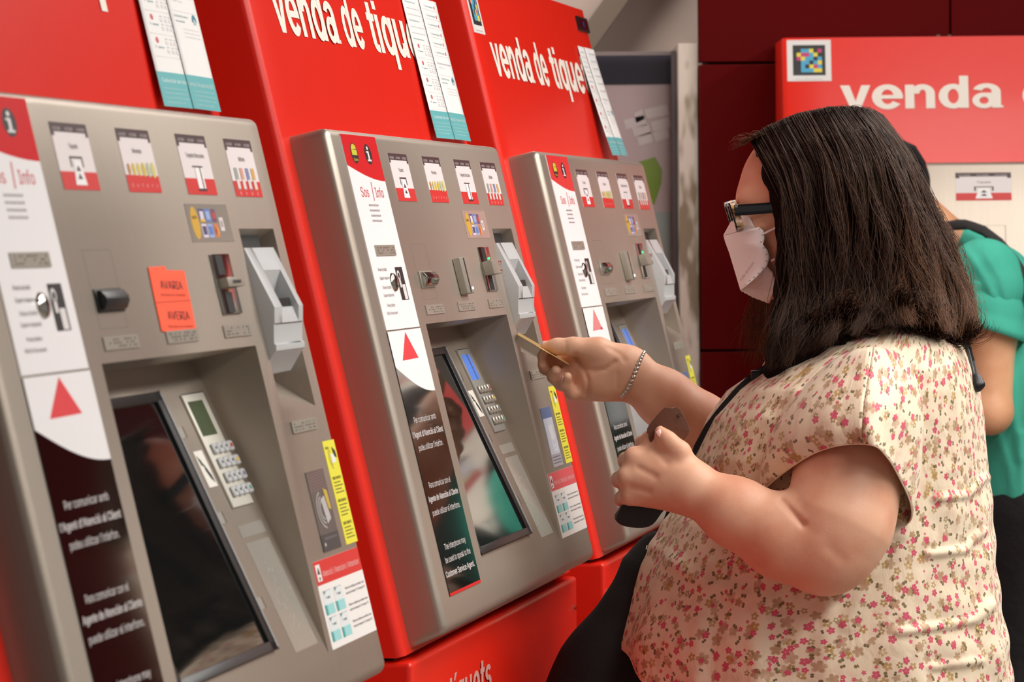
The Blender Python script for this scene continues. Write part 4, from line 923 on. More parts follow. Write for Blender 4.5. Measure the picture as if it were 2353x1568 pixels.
# far sleeve (mostly hidden) and trousers
V, Q = melt([rc(p(1985, 865, 6.13), p(1860, 1000, 6.17), .092, .094, .03)], .006); np_mesh('far_sleeve', V, Q, FLOR, bl, np.stack([V[:, 0] + V[:, 1], V[:, 2]], 1))
TW = []
for q in W[1:3]: TW.append(rc(q[1], q[2], q[3] + .006, q[4] + .008, .05))
for s in (-1, 1):
    hip = p(1910, 1600, Yc) + np.array([0, s * .085, 0]); TW += [rc(hip, np.array([hip[0] - .01, Yc + s * .085, .43]), .115, .085, .03), rc(np.array([hip[0] - .01, Yc + s * .085, .43]), np.array([hip[0] + .03, Yc + s * .085, .13]), .085, .075, .03)]
V, Q = melt([TW[1]] + TW[2:], .008); np_mesh('trousers', V, Q, mat('dusty_pink_cloth', (176, 126, 120), .85), woman)

# ------------------------------------------------------------------ hair: a dark body and thousands of strands following guides
GD = [[(1722, 318), (1762, 392), (1795, 470), (1802, 560), (1797, 640), (1786, 720), (1772, 795), (1752, 846)],
      [(1765, 290), (1822, 390), (1848, 510), (1850, 620), (1845, 715), (1820, 790), (1790, 846)],
      [(1830, 262), (1892, 370), (1915, 510), (1922, 630), (1908, 722), (1868, 800)],
      [(1905, 247), (1968, 355), (1996, 490), (2008, 630), (2002, 705), (1985, 752)],
      [(1960, 246), (2036, 345), (2078, 490), (2098, 610), (2116, 685), (2158, 742)],
      [(2000, 252), (2078, 352), (2122, 475), (2168, 600), (2212, 700), (2200, 776)],
      [(2025, 264), (2104, 372), (2148, 490), (2200, 600), (2243, 690), (2250, 750)]]
def resample(G, n):
    G = np.array(G, float); d = np.r_[0, np.cumsum(np.linalg.norm(np.diff(G, axis=0), axis=1))]; t = np.linspace(0, d[-1], n)
    o = np.stack([np.interp(t, d, G[:, k]) for k in range(2)], 1)
    for _ in range(3): o[1:-1] = .25 * o[:-2] + .5 * o[1:-1] + .25 * o[2:]
    return o
NS = 26
GR = np.array([resample(g, NS) for g in GD]); WG = np.array([.88, .96, 1., 1., .94, .70, .25])
TT = np.linspace(0, 1, NS); AT = np.interp(TT, [0, .12, .3, .5, .75, 1], [.020, .070, .098, .108, .114, .122])
def strand(g, side, layer):
    k = min(int(g), 5); f = g - k; xy = GR[k] * (1 - f) + GR[k + 1] * f; w = WG[k] * (1 - f) + WG[k + 1] * f
    y = Yc + side * AT * w * layer + side * .048 * min(w * 1.2, 1) * np.clip((xy[:, 1] - 675) / 90, 0, 1)
    return xy, y
HB = [el(p(1904, 436, Yc), (.1, .077, .104), .03)]
for side in (-1, 1):
    for g in np.arange(0, 6.01, .5):
        xy, y = strand(g, side, .80 if g < 4.5 else .45); pts = [p(a, c, d) for (a, c), d in zip(xy[1::3], y[1::3])]; n = len(pts)
        if side > 0 and g < 1: continue
        pts = [q + np.array([.006 if g < 5 else -.012, 0, -.008]) for q in pts]
        rr = np.interp(np.linspace(0, 1, n), [0, .2, .8, 1], [.005, .011, .013, .005]) * (.55 if g > 4.4 else 1)
        HB += chain(pts, rr, .022)
    for g in (3.2, 4.0, 4.7):
        xy, y = strand(g, side, .45); pts = [p(a - 44, c, d) for (a, c), d in zip(xy[4::3], y[4::3])]; HB += chain(pts, [.018] * (len(pts) - 1) + [.010], .02)
V, Q = melt(HB, .0045); V = relax(V, Q, 2)
HAIRM = bpy.data.materials.new('dark_brown_hair'); HAIRM.use_nodes = True; nt = HAIRM.node_tree; pb = nt.nodes['Principled BSDF']
pb.inputs['Roughness'].default_value = .5; pb.inputs['Specular IOR Level'].default_value = .28; pb.inputs['Specular Tint'].default_value = (1, .8, .68, 1)
uvn = nt.nodes.new('ShaderNodeUVMap'); uvn.uv_map = 'UVMap'; sp = nt.nodes.new('ShaderNodeSeparateXYZ'); nt.links.new(uvn.outputs[0], sp.inputs[0])
rp = nt.nodes.new('ShaderNodeValToRGB'); cr = rp.color_ramp; cr.elements[0].color = lin((31, 22, 19)); cr.elements[0].position = 0; cr.elements[1].color = lin((146, 100, 70)); cr.elements[1].position = 1
e_ = cr.elements.new(.5); e_.color = lin((66, 46, 37)); nt.links.new(sp.outputs[0], rp.inputs[0]); nt.links.new(rp.outputs[0], pb.inputs['Base Color'])
hair = np_mesh('hair', V, Q, mat('hair_shadow', (24, 17, 15), .9, spec=.1, bump=(90, .004, (1, 1, .15))), woman); hair['label'] = 'long dark brown wavy hair'
r_ = np.random.default_rng(11)
SV, SQ, SU = [], [], []; base = 0
tri = np.array([(0, 1), (1, 2), (2, 0)])
def add_strand(P3, rad, tint):
    global base
    n = len(P3); t = np.gradient(P3, axis=0); t /= np.linalg.norm(t, axis=1)[:, None] + 1e-9
    a = np.cross(t, [0.2, 1, .1]); a /= np.linalg.norm(a, axis=1)[:, None] + 1e-9; c = np.cross(t, a)
    rr = rad * np.interp(np.linspace(0, 1, n), [0, .1, .7, 1], [.7, 1, .9, .25])[:, None]
    ring = np.stack([P3 + rr * (math.cos(q) * a + math.sin(q) * c) for q in (0, 2.094, 4.189)], 1).reshape(-1, 3)
    i = np.arange(n - 1)[:, None] * 3
    q = np.concatenate([np.stack([base + i[:, 0] + u, base + i[:, 0] + v, base + i[:, 0] + 3 + v, base + i[:, 0] + 3 + u], 1) for u, v in tri])
    SV.append(ring); SQ.append(q); SU.append(np.stack([np.repeat(tint, 3), np.repeat(np.linspace(0, 1, n), 3)], 1)); base += 3 * n
def wave(n, amp, fr):
    ph = r_.uniform(0, 6.28, 3); s = np.linspace(0, 1, n); env = s ** 1.2
    return np.stack([amp * env * np.sin(fr * s * 6.28 + ph[0]), .7 * amp * env * np.sin(fr * .8 * s * 6.28 + ph[1]), .4 * amp * env * np.sin(fr * 1.3 * s * 6.28 + ph[2])], 1)
for n_ in range(13500):
    side = -1 if r_.random() < .80 else 1
    g = 6 * r_.random() ** .85 if side < 0 else r_.uniform(1.2, 6)
    if g > 4.7: side = r_.uniform(-1, 1)
    fly = r_.random() < .07; ly = r_.uniform(.93, 1.05) if not fly else r_.uniform(1.0, 1.16)
    xy, y = strand(g, side, ly); xy = xy.copy()
    ck = int(g * 5); cl = math.sin(ck * 12.9898) * 43758.5453; cl -= math.floor(cl)     # strands gather in locks
    g2 = (ck + .5) / 5; pull = .55 * TT[:, None]
    xy2, _ = strand(min(g2, 5.99), side, ly); xy = xy * (1 - pull) + xy2 * pull
    y = Yc + (y - Yc) * (1 + (.16 * cl - .09) * np.minimum(TT * 3, 1))
    P3 = np.array([p(a, c, d) for (a, c), d in zip(xy, y)])
    ce = .55 + .45 * cl; P3 += np.stack([np.sin(TT * 6.28 * (1.2 + cl) + cl * 20), .9 * np.sin(TT * 6.28 * 1.4 + cl * 33), np.zeros(NS)], 1) * (.010 * ce * TT ** 1.2)[:, None]
    P3 += wave(NS, .0045 if not fly else .016, r_.uniform(.8, 2.4)) + wave(NS, .0026, r_.uniform(2.6, 5)) + r_.normal(0, .0022 if not fly else .005, 3) * np.linspace(.25, 1, NS)[:, None]
    end = r_.uniform(.80, 1.0) if r_.random() < .6 else r_.uniform(.95, 1.06)
    s = np.linspace(0, min(end, 1), NS); P3 = np.stack([np.interp(s, TT, P3[:, k]) for k in range(3)], 1)
    tint = np.clip(.12 + .3 * r_.random() + .18 * (g / 6) * TT + .28 * TT ** 2 * (g > 3.5) + (.22 if r_.random() < .06 else 0) + .12 * (cl - .5), 0, 1)
    add_strand(P3, r_.uniform(.00028, .0005), tint)
# curled lobes at the ends, short wisps on the brow and along the crown, and thin front strands on the far side
for (x, y, R, yy, n_) in ((1985, 715, 40, 5.795, 420), (2200, 742, 40, 5.86, 420), (2110, 690, 34, 5.82, 220), (1915, 742, 36, 5.80, 260), (1825, 806, 32, 5.82, 300), (2150, 735, 30, 5.82, 200)):
    for _ in range(n_):
        a0 = r_.uniform(2.4, 4.2); s = np.linspace(0, 1, 18); rr = R * r_.uniform(.6, 1.25); aa = a0 - s * r_.uniform(1.6, 3.4)
        cxx, cyy = x + r_.normal(0, 14), y + r_.normal(0, 12)
        P3 = np.array([p(cxx + rr * math.cos(q) * 1.15, cyy - rr * math.sin(q) * -.8, yy + r_.normal(0, .008) + .02 * math.sin(q)) for q in aa])
        add_strand(P3, r_.uniform(.00035, .0006), np.full(18, .3 + .45 * r_.random()))
for _ in range(70):
    x0 = r_.uniform(1700, 1745); s = np.linspace(0, 1, 14); l = r_.uniform(20, 48); up = r_.uniform(-.5, .9)
    P3 = np.array([p(x0 + 14 - l * q * 1.0, 318 - 16 * (x0 - 1722) / 40 - l * up * math.sin(q * 2.2) * .5 + 14 * q * q, Yc - .03 + r_.normal(0, .01)) for q in s]); add_strand(P3, .00022, np.full(14, .85))
for _ in range(70):
    x0 = r_.uniform(1740, 1990); y0 = float(np.interp(x0, [1740, 1830, 1905, 1960, 2060], [306, 266, 250, 248, 290])); s = np.linspace(0, 1, 14); l = r_.uniform(20, 60); h = r_.uniform(3, 15)
    P3 = np.array([p(x0 + l * q, y0 + 6 - h * math.sin(q * 2.6) + 16 * q * q * (x0 > 1950), Yc + r_.normal(0, .03)) for q in s]); add_strand(P3, .00028, np.full(14, .45))
for _ in range(240):
    x0 = r_.uniform(1745, 1790); s = np.linspace(0, 1, 20); dx = r_.normal(0, 16); yl = r_.uniform(760, 852)
    P3 = np.array([p(x0 - 8 + (dx - 22) * q + 9 * math.sin(q * 5 + x0), 650 + (yl - 650) * q, 6.02 + .02 * q) for q in s]); add_strand(P3, .00032, np.full(20, .55 + .3 * r_.random()))
st = np_mesh('hair_strands', np.concatenate(SV), np.concatenate(SQ), HAIRM, hair, np.concatenate(SU)); st['kind'] = 'stuff'

# ------------------------------------------------------------------ glasses
gs = thing('glasses', 'black and amber tortoiseshell glasses worn by the woman in the floral blouse', 'glasses', Matrix.Translation(Vector(p(1690, 480, Yc))))
GO = p(1690, 480, Yc)
TORT = mat('amber_tortoiseshell', (196, 150, 84), .38); nt = TORT.node_tree; tcn = nt.nodes.new('ShaderNodeTexCoord'); v_ = nt.nodes.new('ShaderNodeTexVoronoi'); v_.inputs['Scale'].default_value = 240; rp = nt.nodes.new('ShaderNodeValToRGB')
for q, c in ((0, (50, 28, 16)), (.35, (176, 108, 34)), (.6, (206, 146, 62)), (1, (206, 178, 128))):
    e_ = rp.color_ramp.elements.new(q) if q not in (0, 1) else rp.color_ramp.elements[int(q)]; e_.color = lin(c)
sp2 = nt.nodes.new('ShaderNodeSeparateColor'); nt.links.new(tcn.outputs['Object'], v_.inputs['Vector']); nt.links.new(v_.outputs['Color'], sp2.inputs[0]); nt.links.new(sp2.outputs[0], rp.inputs[0]); nt.links.new(rp.outputs[0], nt.nodes['Principled BSDF'].inputs['Base Color'])
FRB = mat('black_acetate', (18, 18, 20), .12, coat=.5)
tA, tB = p(1671, 464, Yc), p(1692, 532, Yc); dn = (tB - tA); hh = np.linalg.norm(dn) / 2; dn /= np.linalg.norm(dn); nrm = np.array([dn[2], 0, -dn[0]]); nrm = nrm / np.linalg.norm(nrm); nrm *= -1 if nrm[0] < 0 else 1
mid_ = (tA + tB) / 2; yv = np.array([0, 1., 0])
def rr_loop(cy, hw, hh_, n=28, ex=3.2):
    o = []
    for q in np.linspace(0, 2 * math.pi, n, endpoint=False):
        c, s = math.cos(q), math.sin(q); o.append((cy + hw * math.copysign(abs(c) ** (2 / ex), c), hh_ * math.copysign(abs(s) ** (2 / ex), s)))
    return o
for s in (-1, 1):
    O, I_ = rr_loop(s * .034, .031, hh), rr_loop(s * .034, .026, hh - .0055); n = len(O)
    for nm, d0, d1, m_ in (('rim', 0, .009, TORT), ('rim_front', -.0025, 0, FRB)):
        vv = [mid_ + yv * a + dn * c + nrm * d - GO for d in (d0, d1) for L_ in (O, I_) for a, c in L_]
        F = []
        for i in range(n):
            j = (i + 1) % n; F += [(i, j, n + j, n + i), (2 * n + i, 3 * n + i, 3 * n + j, 2 * n + j), (i, 2 * n + i, 2 * n + j, j), (n + i, n + j, 3 * n + j, 3 * n + i)]
        b = MB(); b.add(vv, F, m_); b.build(nm, gs, smooth=True)
    vv = [mid_ + yv * a + dn * c + nrm * d - GO for d in (.001, .003) for a, c in I_]; b = MB(); b.add(vv, [tuple(range(n)), tuple(range(n, 2 * n))[::-1]] + [(i, (i + 1) % n, n + (i + 1) % n, n + i) for i in range(n)], gl); b.build('lens', gs)
    ya = Yc + s * .071
    pts = [(1686, 471), (1800, 463), (1850, 472), (1872, 500), (1868, 520), (1856, 512), (1842, 494), (1800, 488), (1689, 497)]
    vv = [p(a, c, ya + d) - GO for d in (-.002, .002) for a, c in pts]; n = len(pts)
    b = MB(); b.add(vv, [tuple(range(n))[::-1], tuple(range(n, 2 * n))] + [(i, (i + 1) % n, n + (i + 1) % n, n + i) for i in range(n)], FRB); b.build('temple', gs, bevel=.0008, seg=2)
    b = MB(); c = p(1690, 476, ya) - GO; b.box(c[0] - .0015, c[0] + .003, c[1] - .003, c[1] + .003, c[2] - .001, c[2] + .0035, CHROME); b.build('hinge', gs, bevel=.0006)
b = MB(); b.tube([mid_ + yv * a - dn * hh * .35 + nrm * .003 - GO for a in (-.006, 0, .006)], .003, TORT, 8); b.build('bridge', gs)

# ------------------------------------------------------------------ mask
mk = thing('face_mask', 'white folded respirator mask over the mouth and nose of the woman', 'mask', Matrix.Translation(Vector(p(1720, 600, Yc))))
MO = p(1720, 600, Yc)
MASKM = mat('white_nonwoven', (250, 246, 246), .8, bump=(300, .0003, (1, 1, 1))); MASKP = mat('pleated_nonwoven', (238, 226, 222), .8)
def mask_panel(name, cen, edg, m_, depth=.066, pleat=0):
    n, mm = 16, 18; b = MB(); rows = []
    for s in (-1, 1):
        vv = []
        for j in range(n + 1):
            c = [interp(np.linspace(0, 1, len(cen)), [q[k] for q in cen], j / n) for k in (0, 1)]; e = [interp(np.linspace(0, 1, len(edg)), [q[k] for q in edg], j / n) for k in (0, 1)]
            for i in range(mm + 1):
                t = i / mm; x = c[0] + (e[0] - c[0]) * t; y = c[1] + (e[1] - c[1]) * t; bul = math.sin(t * math.pi / 2) ** .8
                vv.append(p(x - pleat * math.sin(j * 2.6 + t * 5), y, Yc + s * depth * bul) - MO)
        b.add(vv, [(j * (mm + 1) + i, j * (mm + 1) + i + 1, (j + 1) * (mm + 1) + i + 1, (j + 1) * (mm + 1) + i) for j in range(n) for i in range(mm)], m_)
    o = b.build(name, mk, smooth=True); so = o.modifiers.new('thickness', 'SOLIDIFY'); so.thickness = .0012; so.offset = 1; return o
mpn = mask_panel('middle_panel', [(1664, 541), (1668, 556), (1677, 580), (1692, 630), (1703, 667)], [(1744, 522), (1754, 530), (1757, 548), (1753, 562), (1764, 576), (1768, 592), (1763, 611), (1738, 638), (1703, 668)], MASKM)
mask_panel('upper_panel', [(1693, 492), (1680, 512), (1664, 541)], [(1722, 498), (1733, 521), (1745, 523)], MASKM, .058)
mask_panel('lower_panel', [(1703, 667), (1730, 682), (1767, 696)], [(1762, 611), (1776, 626), (1786, 652)], MASKP, .062, 1.5)
for s in (-1, 1):
    b = MB(); b.tube([p(1756, 537, Yc + s * .066) - MO, p(1778, 526, Yc + s * .072) - MO, p(1800, 514, Yc + s * .078) - MO, p(1850, 500, Yc + s * .084) - MO, p(1880, 520, Yc + s * .084) - MO, p(1862, 556, Yc + s * .082) - MO, p(1772, 600, Yc + s * .066) - MO], .0017, MASKM, 6); b.build('ear_loop', mk, smooth=True)
b = MB()
for q in ((1750, 526), (1757, 540), (1754, 556), (1760, 570), (1766, 585), (1766, 600), (1758, 616), (1748, 628), (1738, 637), (1728, 645), (1718, 654)):
    c = p(q[0] - 5, q[1], Yc - .0655) - MO; b.box(c[0] - .0012, c[0] + .0012, c[1] - .0022, c[1] + .0005, c[2] - .0006, c[2] + .0006, mat('stitch_grey', (176, 160, 158), .8))
b.build('stitching', mk)
P = Print(0); P.text('AIR QUEEN', 0, .034, 0, .0042, (172, 156, 154), .01, 0)
c0 = p(1706, 645, Yc - .044); ux = p(1733, 608, Yc - .0585) - c0; ux /= np.linalg.norm(ux); uz = np.array([-.25, -.95, .1]); uz -= ux * (uz @ ux); uz /= np.linalg.norm(uz); uy = np.cross(uz, ux); o3 = c0 - MO + uz * .0035
P.build('mask_print', mk, Matrix(((ux[0], uy[0], uz[0], o3[0]), (ux[1], uy[1], uz[1], o3[1]), (ux[2], uy[2], uz[2], o3[2]), (0, 0, 0, 1))))

# ------------------------------------------------------------------ what she holds and wears
cd = MB(); a = p(1190, 767, YR - .004); c = p(1312, 838, YR - .004); ax = c - a; axl = ax / np.linalg.norm(ax); nn = np.cross(axl, np.array([.0, 1, .055])); nn /= np.linalg.norm(nn); dd = np.cross(nn, axl)
vv = [a + axl * .0856 * s + dd * .027 * q + nn * h for h in (-.0004, .0004) for s, q in ((0, -1), (1, -1), (1, 1), (0, 1))]
cd.add(vv, [(3, 2, 1, 0), (4, 5, 6, 7), (0, 1, 5, 4), (1, 2, 6, 5), (2, 3, 7, 6), (3, 0, 4, 7)], mat('gold_card', (206, 170, 104), .3, metal=.3))
co = cd.build('bank_card', None, bevel=.0003, seg=1); tag(co, 'gold coloured card held out between thumb and finger of the outstretched hand', 'card')
c = p(1384, 0, YR); br = thing('bead_bracelet', 'silver bead bracelet on the wrist of the outstretched arm', 'bracelet', Matrix.Translation(Vector(p(1449, 861, YR))))
BO = p(1449, 861, YR); ax = p(1545, 918, YR + .008) - p(1449, 861, YR); ax /= np.linalg.norm(ax); s1 = np.array([0, -1., 0]); s1 -= ax * (s1 @ ax); s1 /= np.linalg.norm(s1); s2 = np.cross(ax, s1)
bm = bmesh.new(); bmesh.ops.create_uvsphere(bm, u_segments=12, v_segments=8, radius=.0034); bme = bpy.data.meshes.new('bead'); bm.to_mesh(bme); bm.free(); bme.materials.append(mat('silver_bead', (206, 202, 194), .2, metal=.9)); bme.shade_smooth()
for k in range(36):
    q = k / 36 * 2 * math.pi; o = link(bpy.data.objects.new('bead', bme), br); o.location = s1 * .0375 * math.cos(q) + s2 * .0375 * math.sin(q) + ax * .003 * math.sin(q * 2)
LEA = mat('brown_leather', (98, 60, 44), .36, bump=(200, .0004, (1, 1, 1))); LEK = mat('black_leather', (20, 20, 19), .45, bump=(120, .0006, (1, 1, 1)))
cp = thing('coin_purse', 'small brown leather coin purse pinched in the near fist', 'purse', Matrix.Translation(Vector(p(1530, 985, HY))))
PO = p(1530, 985, HY); pts = [(1489, 990), (1491, 978), (1507, 957), (1524, 939), (1531, 936), (1545, 938), (1556, 935), (1566, 945), (1579, 970), (1584, 989), (1579, 1002), (1560, 1018), (1549, 1026), (1505, 1024), (1492, 1012)]; pts = [tuple(q) for q in catmull([(a, c) for a, c in pts], 45)]
for nm, ox, oy, dy in (('flap', 0, 0, -.001), ('back', -2, 3, .006)):
    b = MB(); n = len(pts); vv = [p(a + ox, c + oy, HY + dy + d) - PO for d in (0, .0045) for a, c in pts]
    b.add(vv, [tuple(range(n))[::-1], tuple(range(n, 2 * n))] + [(i, (i + 1) % n, n + (i + 1) % n, n + i) for i in range(n)], LEA); b.build(nm, cp, bevel=.0014, seg=2)
b = MB(); c = p(1561, 954, HY) - PO; b.tube([c + [0, -.003, 0], c + [0, .002, 0]], .0024, mat('rivet_brown', (110, 84, 66), .3, metal=.5), 12); b.build('rivet', cp)
wl = thing('wallet', 'black leather wallet hanging open under the near fist', 'wallet', Matrix.Translation(Vector(p(1465, 1185, 5.74))))
WO = p(1465, 1185, 5.74); pts = [(1437, 1150), (1425, 1168), (1415, 1190), (1421, 1203), (1440, 1211), (1475, 1214), (1500, 1206), (1520, 1180), (1536, 1158), (1500, 1145), (1460, 1140)]; pts = [tuple(q) for q in catmull([(a, c) for a, c in pts], 33)]
for k in range(3):
    b = MB(); n = len(pts); sh = 3 * k; vv = [p(a - sh * (.5 if a < 1460 else 0), c - sh * .5 * (c > 1180), 5.722 + .013 * k + d) - WO for d in (0, .0105) for a, c in pts]
    b.add(vv, [tuple(range(n))[::-1], tuple(range(n, 2 * n))] + [(i, (i + 1) % n, n + (i + 1) % n, n + i) for i in range(n)], LEK); b.build('wallet_leaf', wl, bevel=.0028, seg=2)
# shoulder bag in front of her, its strap across the chest and the drawcord toggle behind the shoulder
def torsoY(x, y, lift=.006):
    xf, xb, hw = interp(RY, RF, y), interp(RY, RB, y), interp(RY, RH, y); c = np.clip(((xf + xb) / 2 - x) / ((xb - xf) / 2), -1, 1)
    return Yc - hw * math.sqrt(max(0, 1 - abs(c) ** 2.2)) - lift
bg = thing('shoulder_bag', 'black cloth shoulder bag hanging in front of the woman in the floral blouse', 'bag', Matrix.Translation(Vector(p(1450, 1450, Yc))))
GO2 = p(1450, 1450, Yc); CLOTH = mat('black_cloth', (14, 14, 14), .85, bump=(240, .0006, (1, 1, 1)))
V, Q = melt([rc(p(1520, 1262, Yc), p(1512, 1300, Yc), .020, .042, .03), rc(p(1512, 1300, Yc), p(1392, 1540, Yc), .042, .060, .03), rc(p(1392, 1540, Yc), p(1362, 1640, Yc), .060, .064, .04), rc(p(1500, 1575, Yc), p(1510, 1640, Yc), .05, .07, .05), rc(p(1362, 1640, Yc), p(1510, 1640, Yc), .064, .07, .05)], .005)
bb = np_mesh('bag_body', V - GO2, Q, CLOTH, bg)
b = MB()
sp_ = [(1830, 835), (1790, 842), (1760, 856), (1735, 872), (1700, 902), (1665, 942), (1632, 985), (1608, 1030), (1592, 1075), (1572, 1120), (1545, 1180), (1520, 1250)]
cen = [p(x, y, torsoY(x, y) if y < 1080 else float(np.interp(y, [1080, 1250], [torsoY(1590, 1080), Yc - .01]))) for x, y in sp_]
vv = []
for i, c in enumerate(cen):
    t = cen[min(i + 1, len(cen) - 1)] - cen[max(i - 1, 0)]; t /= np.linalg.norm(t); nv = np.array([-.55, -.8, .15]); nv -= t * (nv @ t); nv /= np.linalg.norm(nv); sd = np.cross(t, nv); wd = .010 if i < 4 else .0082
    vv += [c + sd * wd - GO2, c - sd * wd - GO2, c - sd * wd + nv * .004 - GO2, c + sd * wd + nv * .004 - GO2]
F = [(4 * i + k, 4 * i + (k + 1) % 4, 4 * i + 4 + (k + 1) % 4, 4 * i + 4 + k) for i in range(len(cen) - 1) for k in range(4)] + [(3, 2, 1, 0), tuple(4 * (len(cen) - 1) + k for k in range(4))]
b.add(vv, F, CLOTH); b.build('strap', bg, bevel=.001, seg=2)
b = MB(); c = p(1745, 866, torsoY(1745, 866) - .004) - GO2; b.box(c[0] - .012, c[0] + .012, c[1] - .003, c[1] + .003, c[2] - .009, c[2] + .009, BLACKG); b.build('buckle', bg, bevel=.002)
b = MB(); c = p(1488, 1254, Yc - .03) - GO2; b.tube([c, c + [-.003, -.002, -.012], c + [-.001, -.002, -.016]], .0015, CHROME, 8); b.build('zip_pull', bg)
cdp = [(2208, 762), (2222, 800), (2231, 835), (2238, 868)]
b = MB(); b.tube([p(x, y, torsoY(x - 6, y, .004)) - GO2 for x, y in cdp], .0026, BLACKG, 8); b.build('drawcord', bg, smooth=True)
b = MB(); b.tube([p(x + 6, y - 4, torsoY(x, y, .002)) - GO2 for x, y in cdp], .0024, BLACKG, 8); b.build('drawcord', bg, smooth=True)
V, Q = melt([rc(p(2240, 872, torsoY(2234, 872, .004)), p(2244, 887, torsoY(2234, 880, .004)), .0082, .0092, .004), rc(p(2248, 868, torsoY(2234, 872)), p(2254, 884, torsoY(2234, 880)), .005, .006, .003)], .0012); np_mesh('toggle', V - GO2, Q, BLACKG, bg)

# ------------------------------------------------------------------ the man at the far machine
Ym = 8.98; sh = p(2268, 622, 8.83)
MP = [rc(p(2285, 725, Ym), p(2385, 900, Ym), .11, .155, .06), rc(p(2385, 900, Ym), p(2410, 1150, Ym), .165, .17, .06), el(p(2016, 424, Ym), (.092, .074, .100), .03), rc(p(1985, 470, Ym), p(1960, 520, Ym), .06, .03, .03), rc(p(2072, 472, Ym), p(2205, 600, Ym), .058, .066, .04),
      rc(p(1925, 440, Ym), p(1915, 470, Ym), .012, .016, .012), el(p(2050, 455, Ym - .078), (.018, .007, .03), .006)]
for s, yo in ((-1, 8.83), (1, 9.13)):
    q = (8.83 if s < 0 else 9.13)
    MP += chain([p(2264, 640, q), p(2276, 760, q - s * 0 + (-.02 if s < 0 else .02)), p(2278, 945, q + (-.04 if s < 0 else .03))], [.066, .052, .043], .03)
    MP += chain([p(2276, 950, q + (-.04 if s < 0 else .03)), p(2190, 945, q - s * .02), p(2060, 900, q + .08 * (-s) * 0 + .05)], [.044, .042, .028], .02)
    hnd = p(2060, 900, q + .05); MP += [rc(hnd, hnd + np.array([-.06, .02, 0]), .026, .024, .02)]
    for k in range(4): MP += chain([hnd + np.array([-.06, .02, .024 - .016 * k]), hnd + np.array([-.10, .03, .026 - .018 * k]), hnd + np.array([-.125, .045, .022 - .017 * k])], [.010, .009, .0075], .006)
    MP += chain([hnd + np.array([-.01, .01, .02]), hnd + np.array([-.045, .0, .045]), hnd + np.array([-.075, .01, .05])], [.013, .011, .009], .008)
    hip = p(2410, 1180, Ym) + np.array([0, s * .09, 0]); MP += [rc(hip, np.array([hip[0] - .05, hip[1], .46]), .1, .068, .04), rc(np.array([hip[0] - .05, hip[1], .46]), np.array([hip[0] + .02, hip[1], .09]), .066, .045, .03), rc(np.array([hip[0] + .02, hip[1], .06]), np.array([hip[0] - .16, hip[1], .04]), .045, .036, .02)]
V, Q = melt(MP, .005); V = relax(V, Q, 2, .4)
man = np_mesh('person', V, Q, SKIN2); tag(man, 'man in a green t-shirt and black cap bending towards the far machine', 'person')
TEE = mat('green_jersey', (64, 174, 150), .85, bump=(60, .0015, (1, 1, .4)), noise=(40, .10, (1, 1, .3)))
V, Q = melt([rc(p(2222, 592, Ym), p(2255, 640, Ym), .072, .09, .04), rc(p(2262, 632, 8.83), p(2272, 660, 8.82), .078, .074, .05), rc(p(2262, 632, 9.13), p(2272, 690, 9.13), .078, .072, .05), rc(p(2285, 725, Ym), p(2385, 900, Ym), .12, .168, .06), rc(p(2385, 900, Ym), p(2408, 1120, Ym), .174, .182, .06)], .005)
V = relax(V, Q, 2); PXm = pxof(V)
d_ = np.zeros(len(V))
for pts, amp, sg in (([(2210, 560), (2262, 640), (2300, 720)], .009, 9), ([(2240, 540), (2300, 640), (2330, 760)], .008, 10), ([(2325, 760), (2322, 900), (2340, 1050)], .01, 13), ([(2200, 600), (2240, 690)], .008, 8), ([(2290, 1000), (2320, 1080), (2330, 1160)], .012, 14), ([(2345, 1000), (2348, 1160)], .01, 12)): d_ += amp * np.exp(-(seg_d(PXm, pts) / sg) ** 2)
V[:, 1] -= .5 * d_
ts = np_mesh('t_shirt', V, Q, TEE, man)
b = MB(); NSg = 24; ax0, ax1 = p(2262, 636, 8.83), p(2272, 765, 8.805); rows = []
for j in range(9):
    t = j / 8; c = ax0 + (ax1 - ax0) * t; R = .074 + .006 * t + .003 * math.sin(j * 2)
    for i in range(NSg):
        q = i / NSg * 2 * math.pi; rows.append(c + np.array([math.cos(q) * R * .98, math.sin(q) * R * 1.02, -.024 * math.cos(q - .2) * t]) * (1 + .012 * math.sin(3 * q + j * .7)))
b.add(rows, [(j * NSg + i, j * NSg + (i + 1) % NSg, (j + 1) * NSg + (i + 1) % NSg, (j + 1) * NSg + i) for j in range(8) for i in range(NSg)], TEE)
o = b.build('sleeve', ts, smooth=True); so = o.modifiers.new('thickness', 'SOLIDIFY'); so.thickness = .003
DKT = mat('black_trousers', (24, 24, 26), .85, bump=(30, .004, (1, 1, 1)))
TP = [rc(p(2408, 1165, Ym), p(2410, 1210, Ym), .184, .18, .05)]
for s in (-1, 1):
    hip = p(2410, 1200, Ym) + np.array([0, s * .09, 0]); TP += [rc(hip, np.array([hip[0] - .05, hip[1], .46]), .118, .085, .04), rc(np.array([hip[0] - .05, hip[1], .46]), np.array([hip[0] + .02, hip[1], .12]), .085, .07, .03)]
V, Q = melt(TP, .007); np_mesh('trousers', V, Q, DKT, man)
CAPM = mat('black_cotton', (22, 21, 24), .8, bump=(160, .0006, (1, 1, 1)))
cpo = thing('cap', 'black cap on the head of the man in the green t-shirt', 'cap', Matrix.Translation(Vector(p(2030, 400, Ym))))
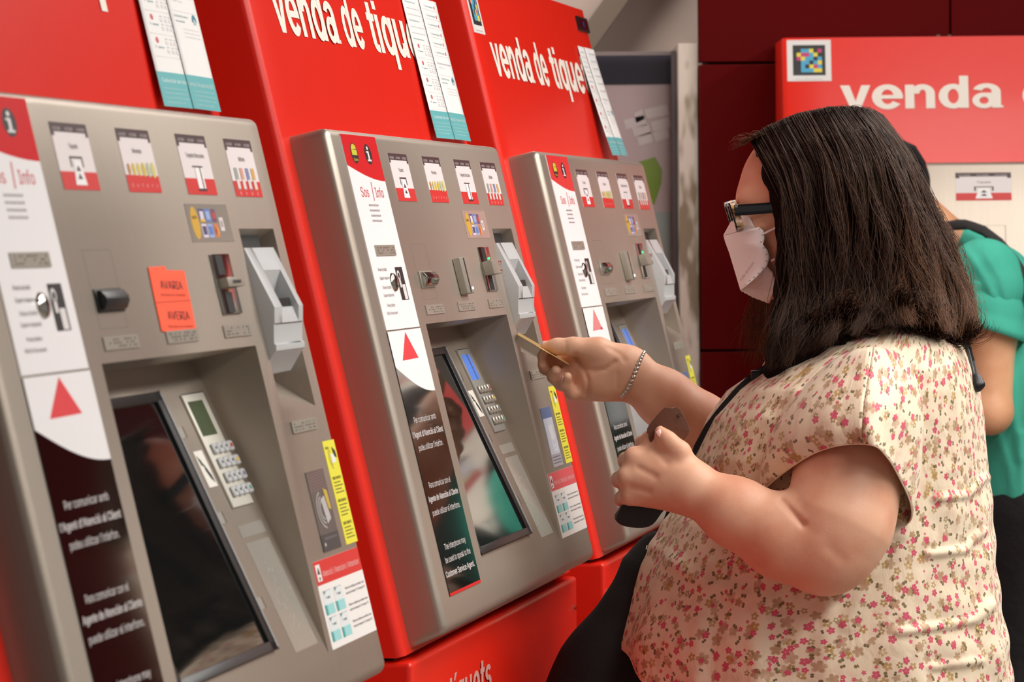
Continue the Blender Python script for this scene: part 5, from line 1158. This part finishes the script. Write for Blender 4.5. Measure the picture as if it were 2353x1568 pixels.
CO = p(2030, 400, Ym); V, Q = melt([el(p(2022, 410, Ym), (.099, .081, .089), .02), el(p(2064, 425, Ym), (.066, .062, .066), .02)], .005); k_ = V[Q].mean(1)[:, 2] > p(2030, 452, Ym)[2]; np_mesh('crown', V - CO, Q[k_], CAPM, cpo)
b = MB(); b.tube([p(2070, 330, Ym - .05) - CO, p(2098, 342, Ym - .055) - CO, p(2118, 376, Ym - .05) - CO, p(2126, 420, Ym - .04) - CO], .009, CAPM, 8); b.build('back_strap', cpo, smooth=True)
b = MB(); c = p(1925, 440, Ym) - CO; b.plate([(c[0] - .07 * math.sin(q), c[1] + .07 * math.cos(q)) for q in np.linspace(0, math.pi, 12)], c[2], c[2] + .004, CAPM); b.build('peak', cpo)
bp_ = thing('backpack', 'black backpack strap over the shoulder of the man in green', 'backpack', Matrix.Translation(Vector(p(2480, 800, Ym))))
KO = p(2480, 800, Ym); pts = [(2150, 530, 8.92), (2185, 516, 8.88), (2225, 515, 8.86), (2262, 530, 8.85), (2295, 556, 8.845), (2325, 590, 8.845), (2355, 636, 8.85), (2400, 720, 8.86), (2440, 800, 8.88)]
vv = []; cen = [p(*q) for q in pts]
for i, c in enumerate(cen):
    t = cen[min(i + 1, len(cen) - 1)] - cen[max(i - 1, 0)]; t /= np.linalg.norm(t); nv = np.cross(t, [0, 1., 0]); nv *= 1 if nv[2] > 0 else -1; nv /= np.linalg.norm(nv); sd = np.cross(t, nv)
    vv += [c + sd * .03 - nv * .010 - KO, c - sd * .03 - nv * .010 - KO, c - sd * .028 + nv * .008 - KO, c + sd * .028 + nv * .008 - KO]
F = [(4 * i + k, 4 * i + (k + 1) % 4, 4 * i + 4 + (k + 1) % 4, 4 * i + 4 + k) for i in range(len(cen) - 1) for k in range(4)] + [(3, 2, 1, 0), tuple(4 * (len(cen) - 1) + k for k in range(4))]
b = MB(); b.add(vv, F, mat('grey_black_webbing', (50, 47, 46), .8)); b.build('strap', bp_, bevel=.004)
V, Q = melt([rc(p(2570, 640, Ym), p(2640, 1050, Ym), .13, .14, .05)], .008); np_mesh('pack', V - KO, Q, CAPM, bp_)
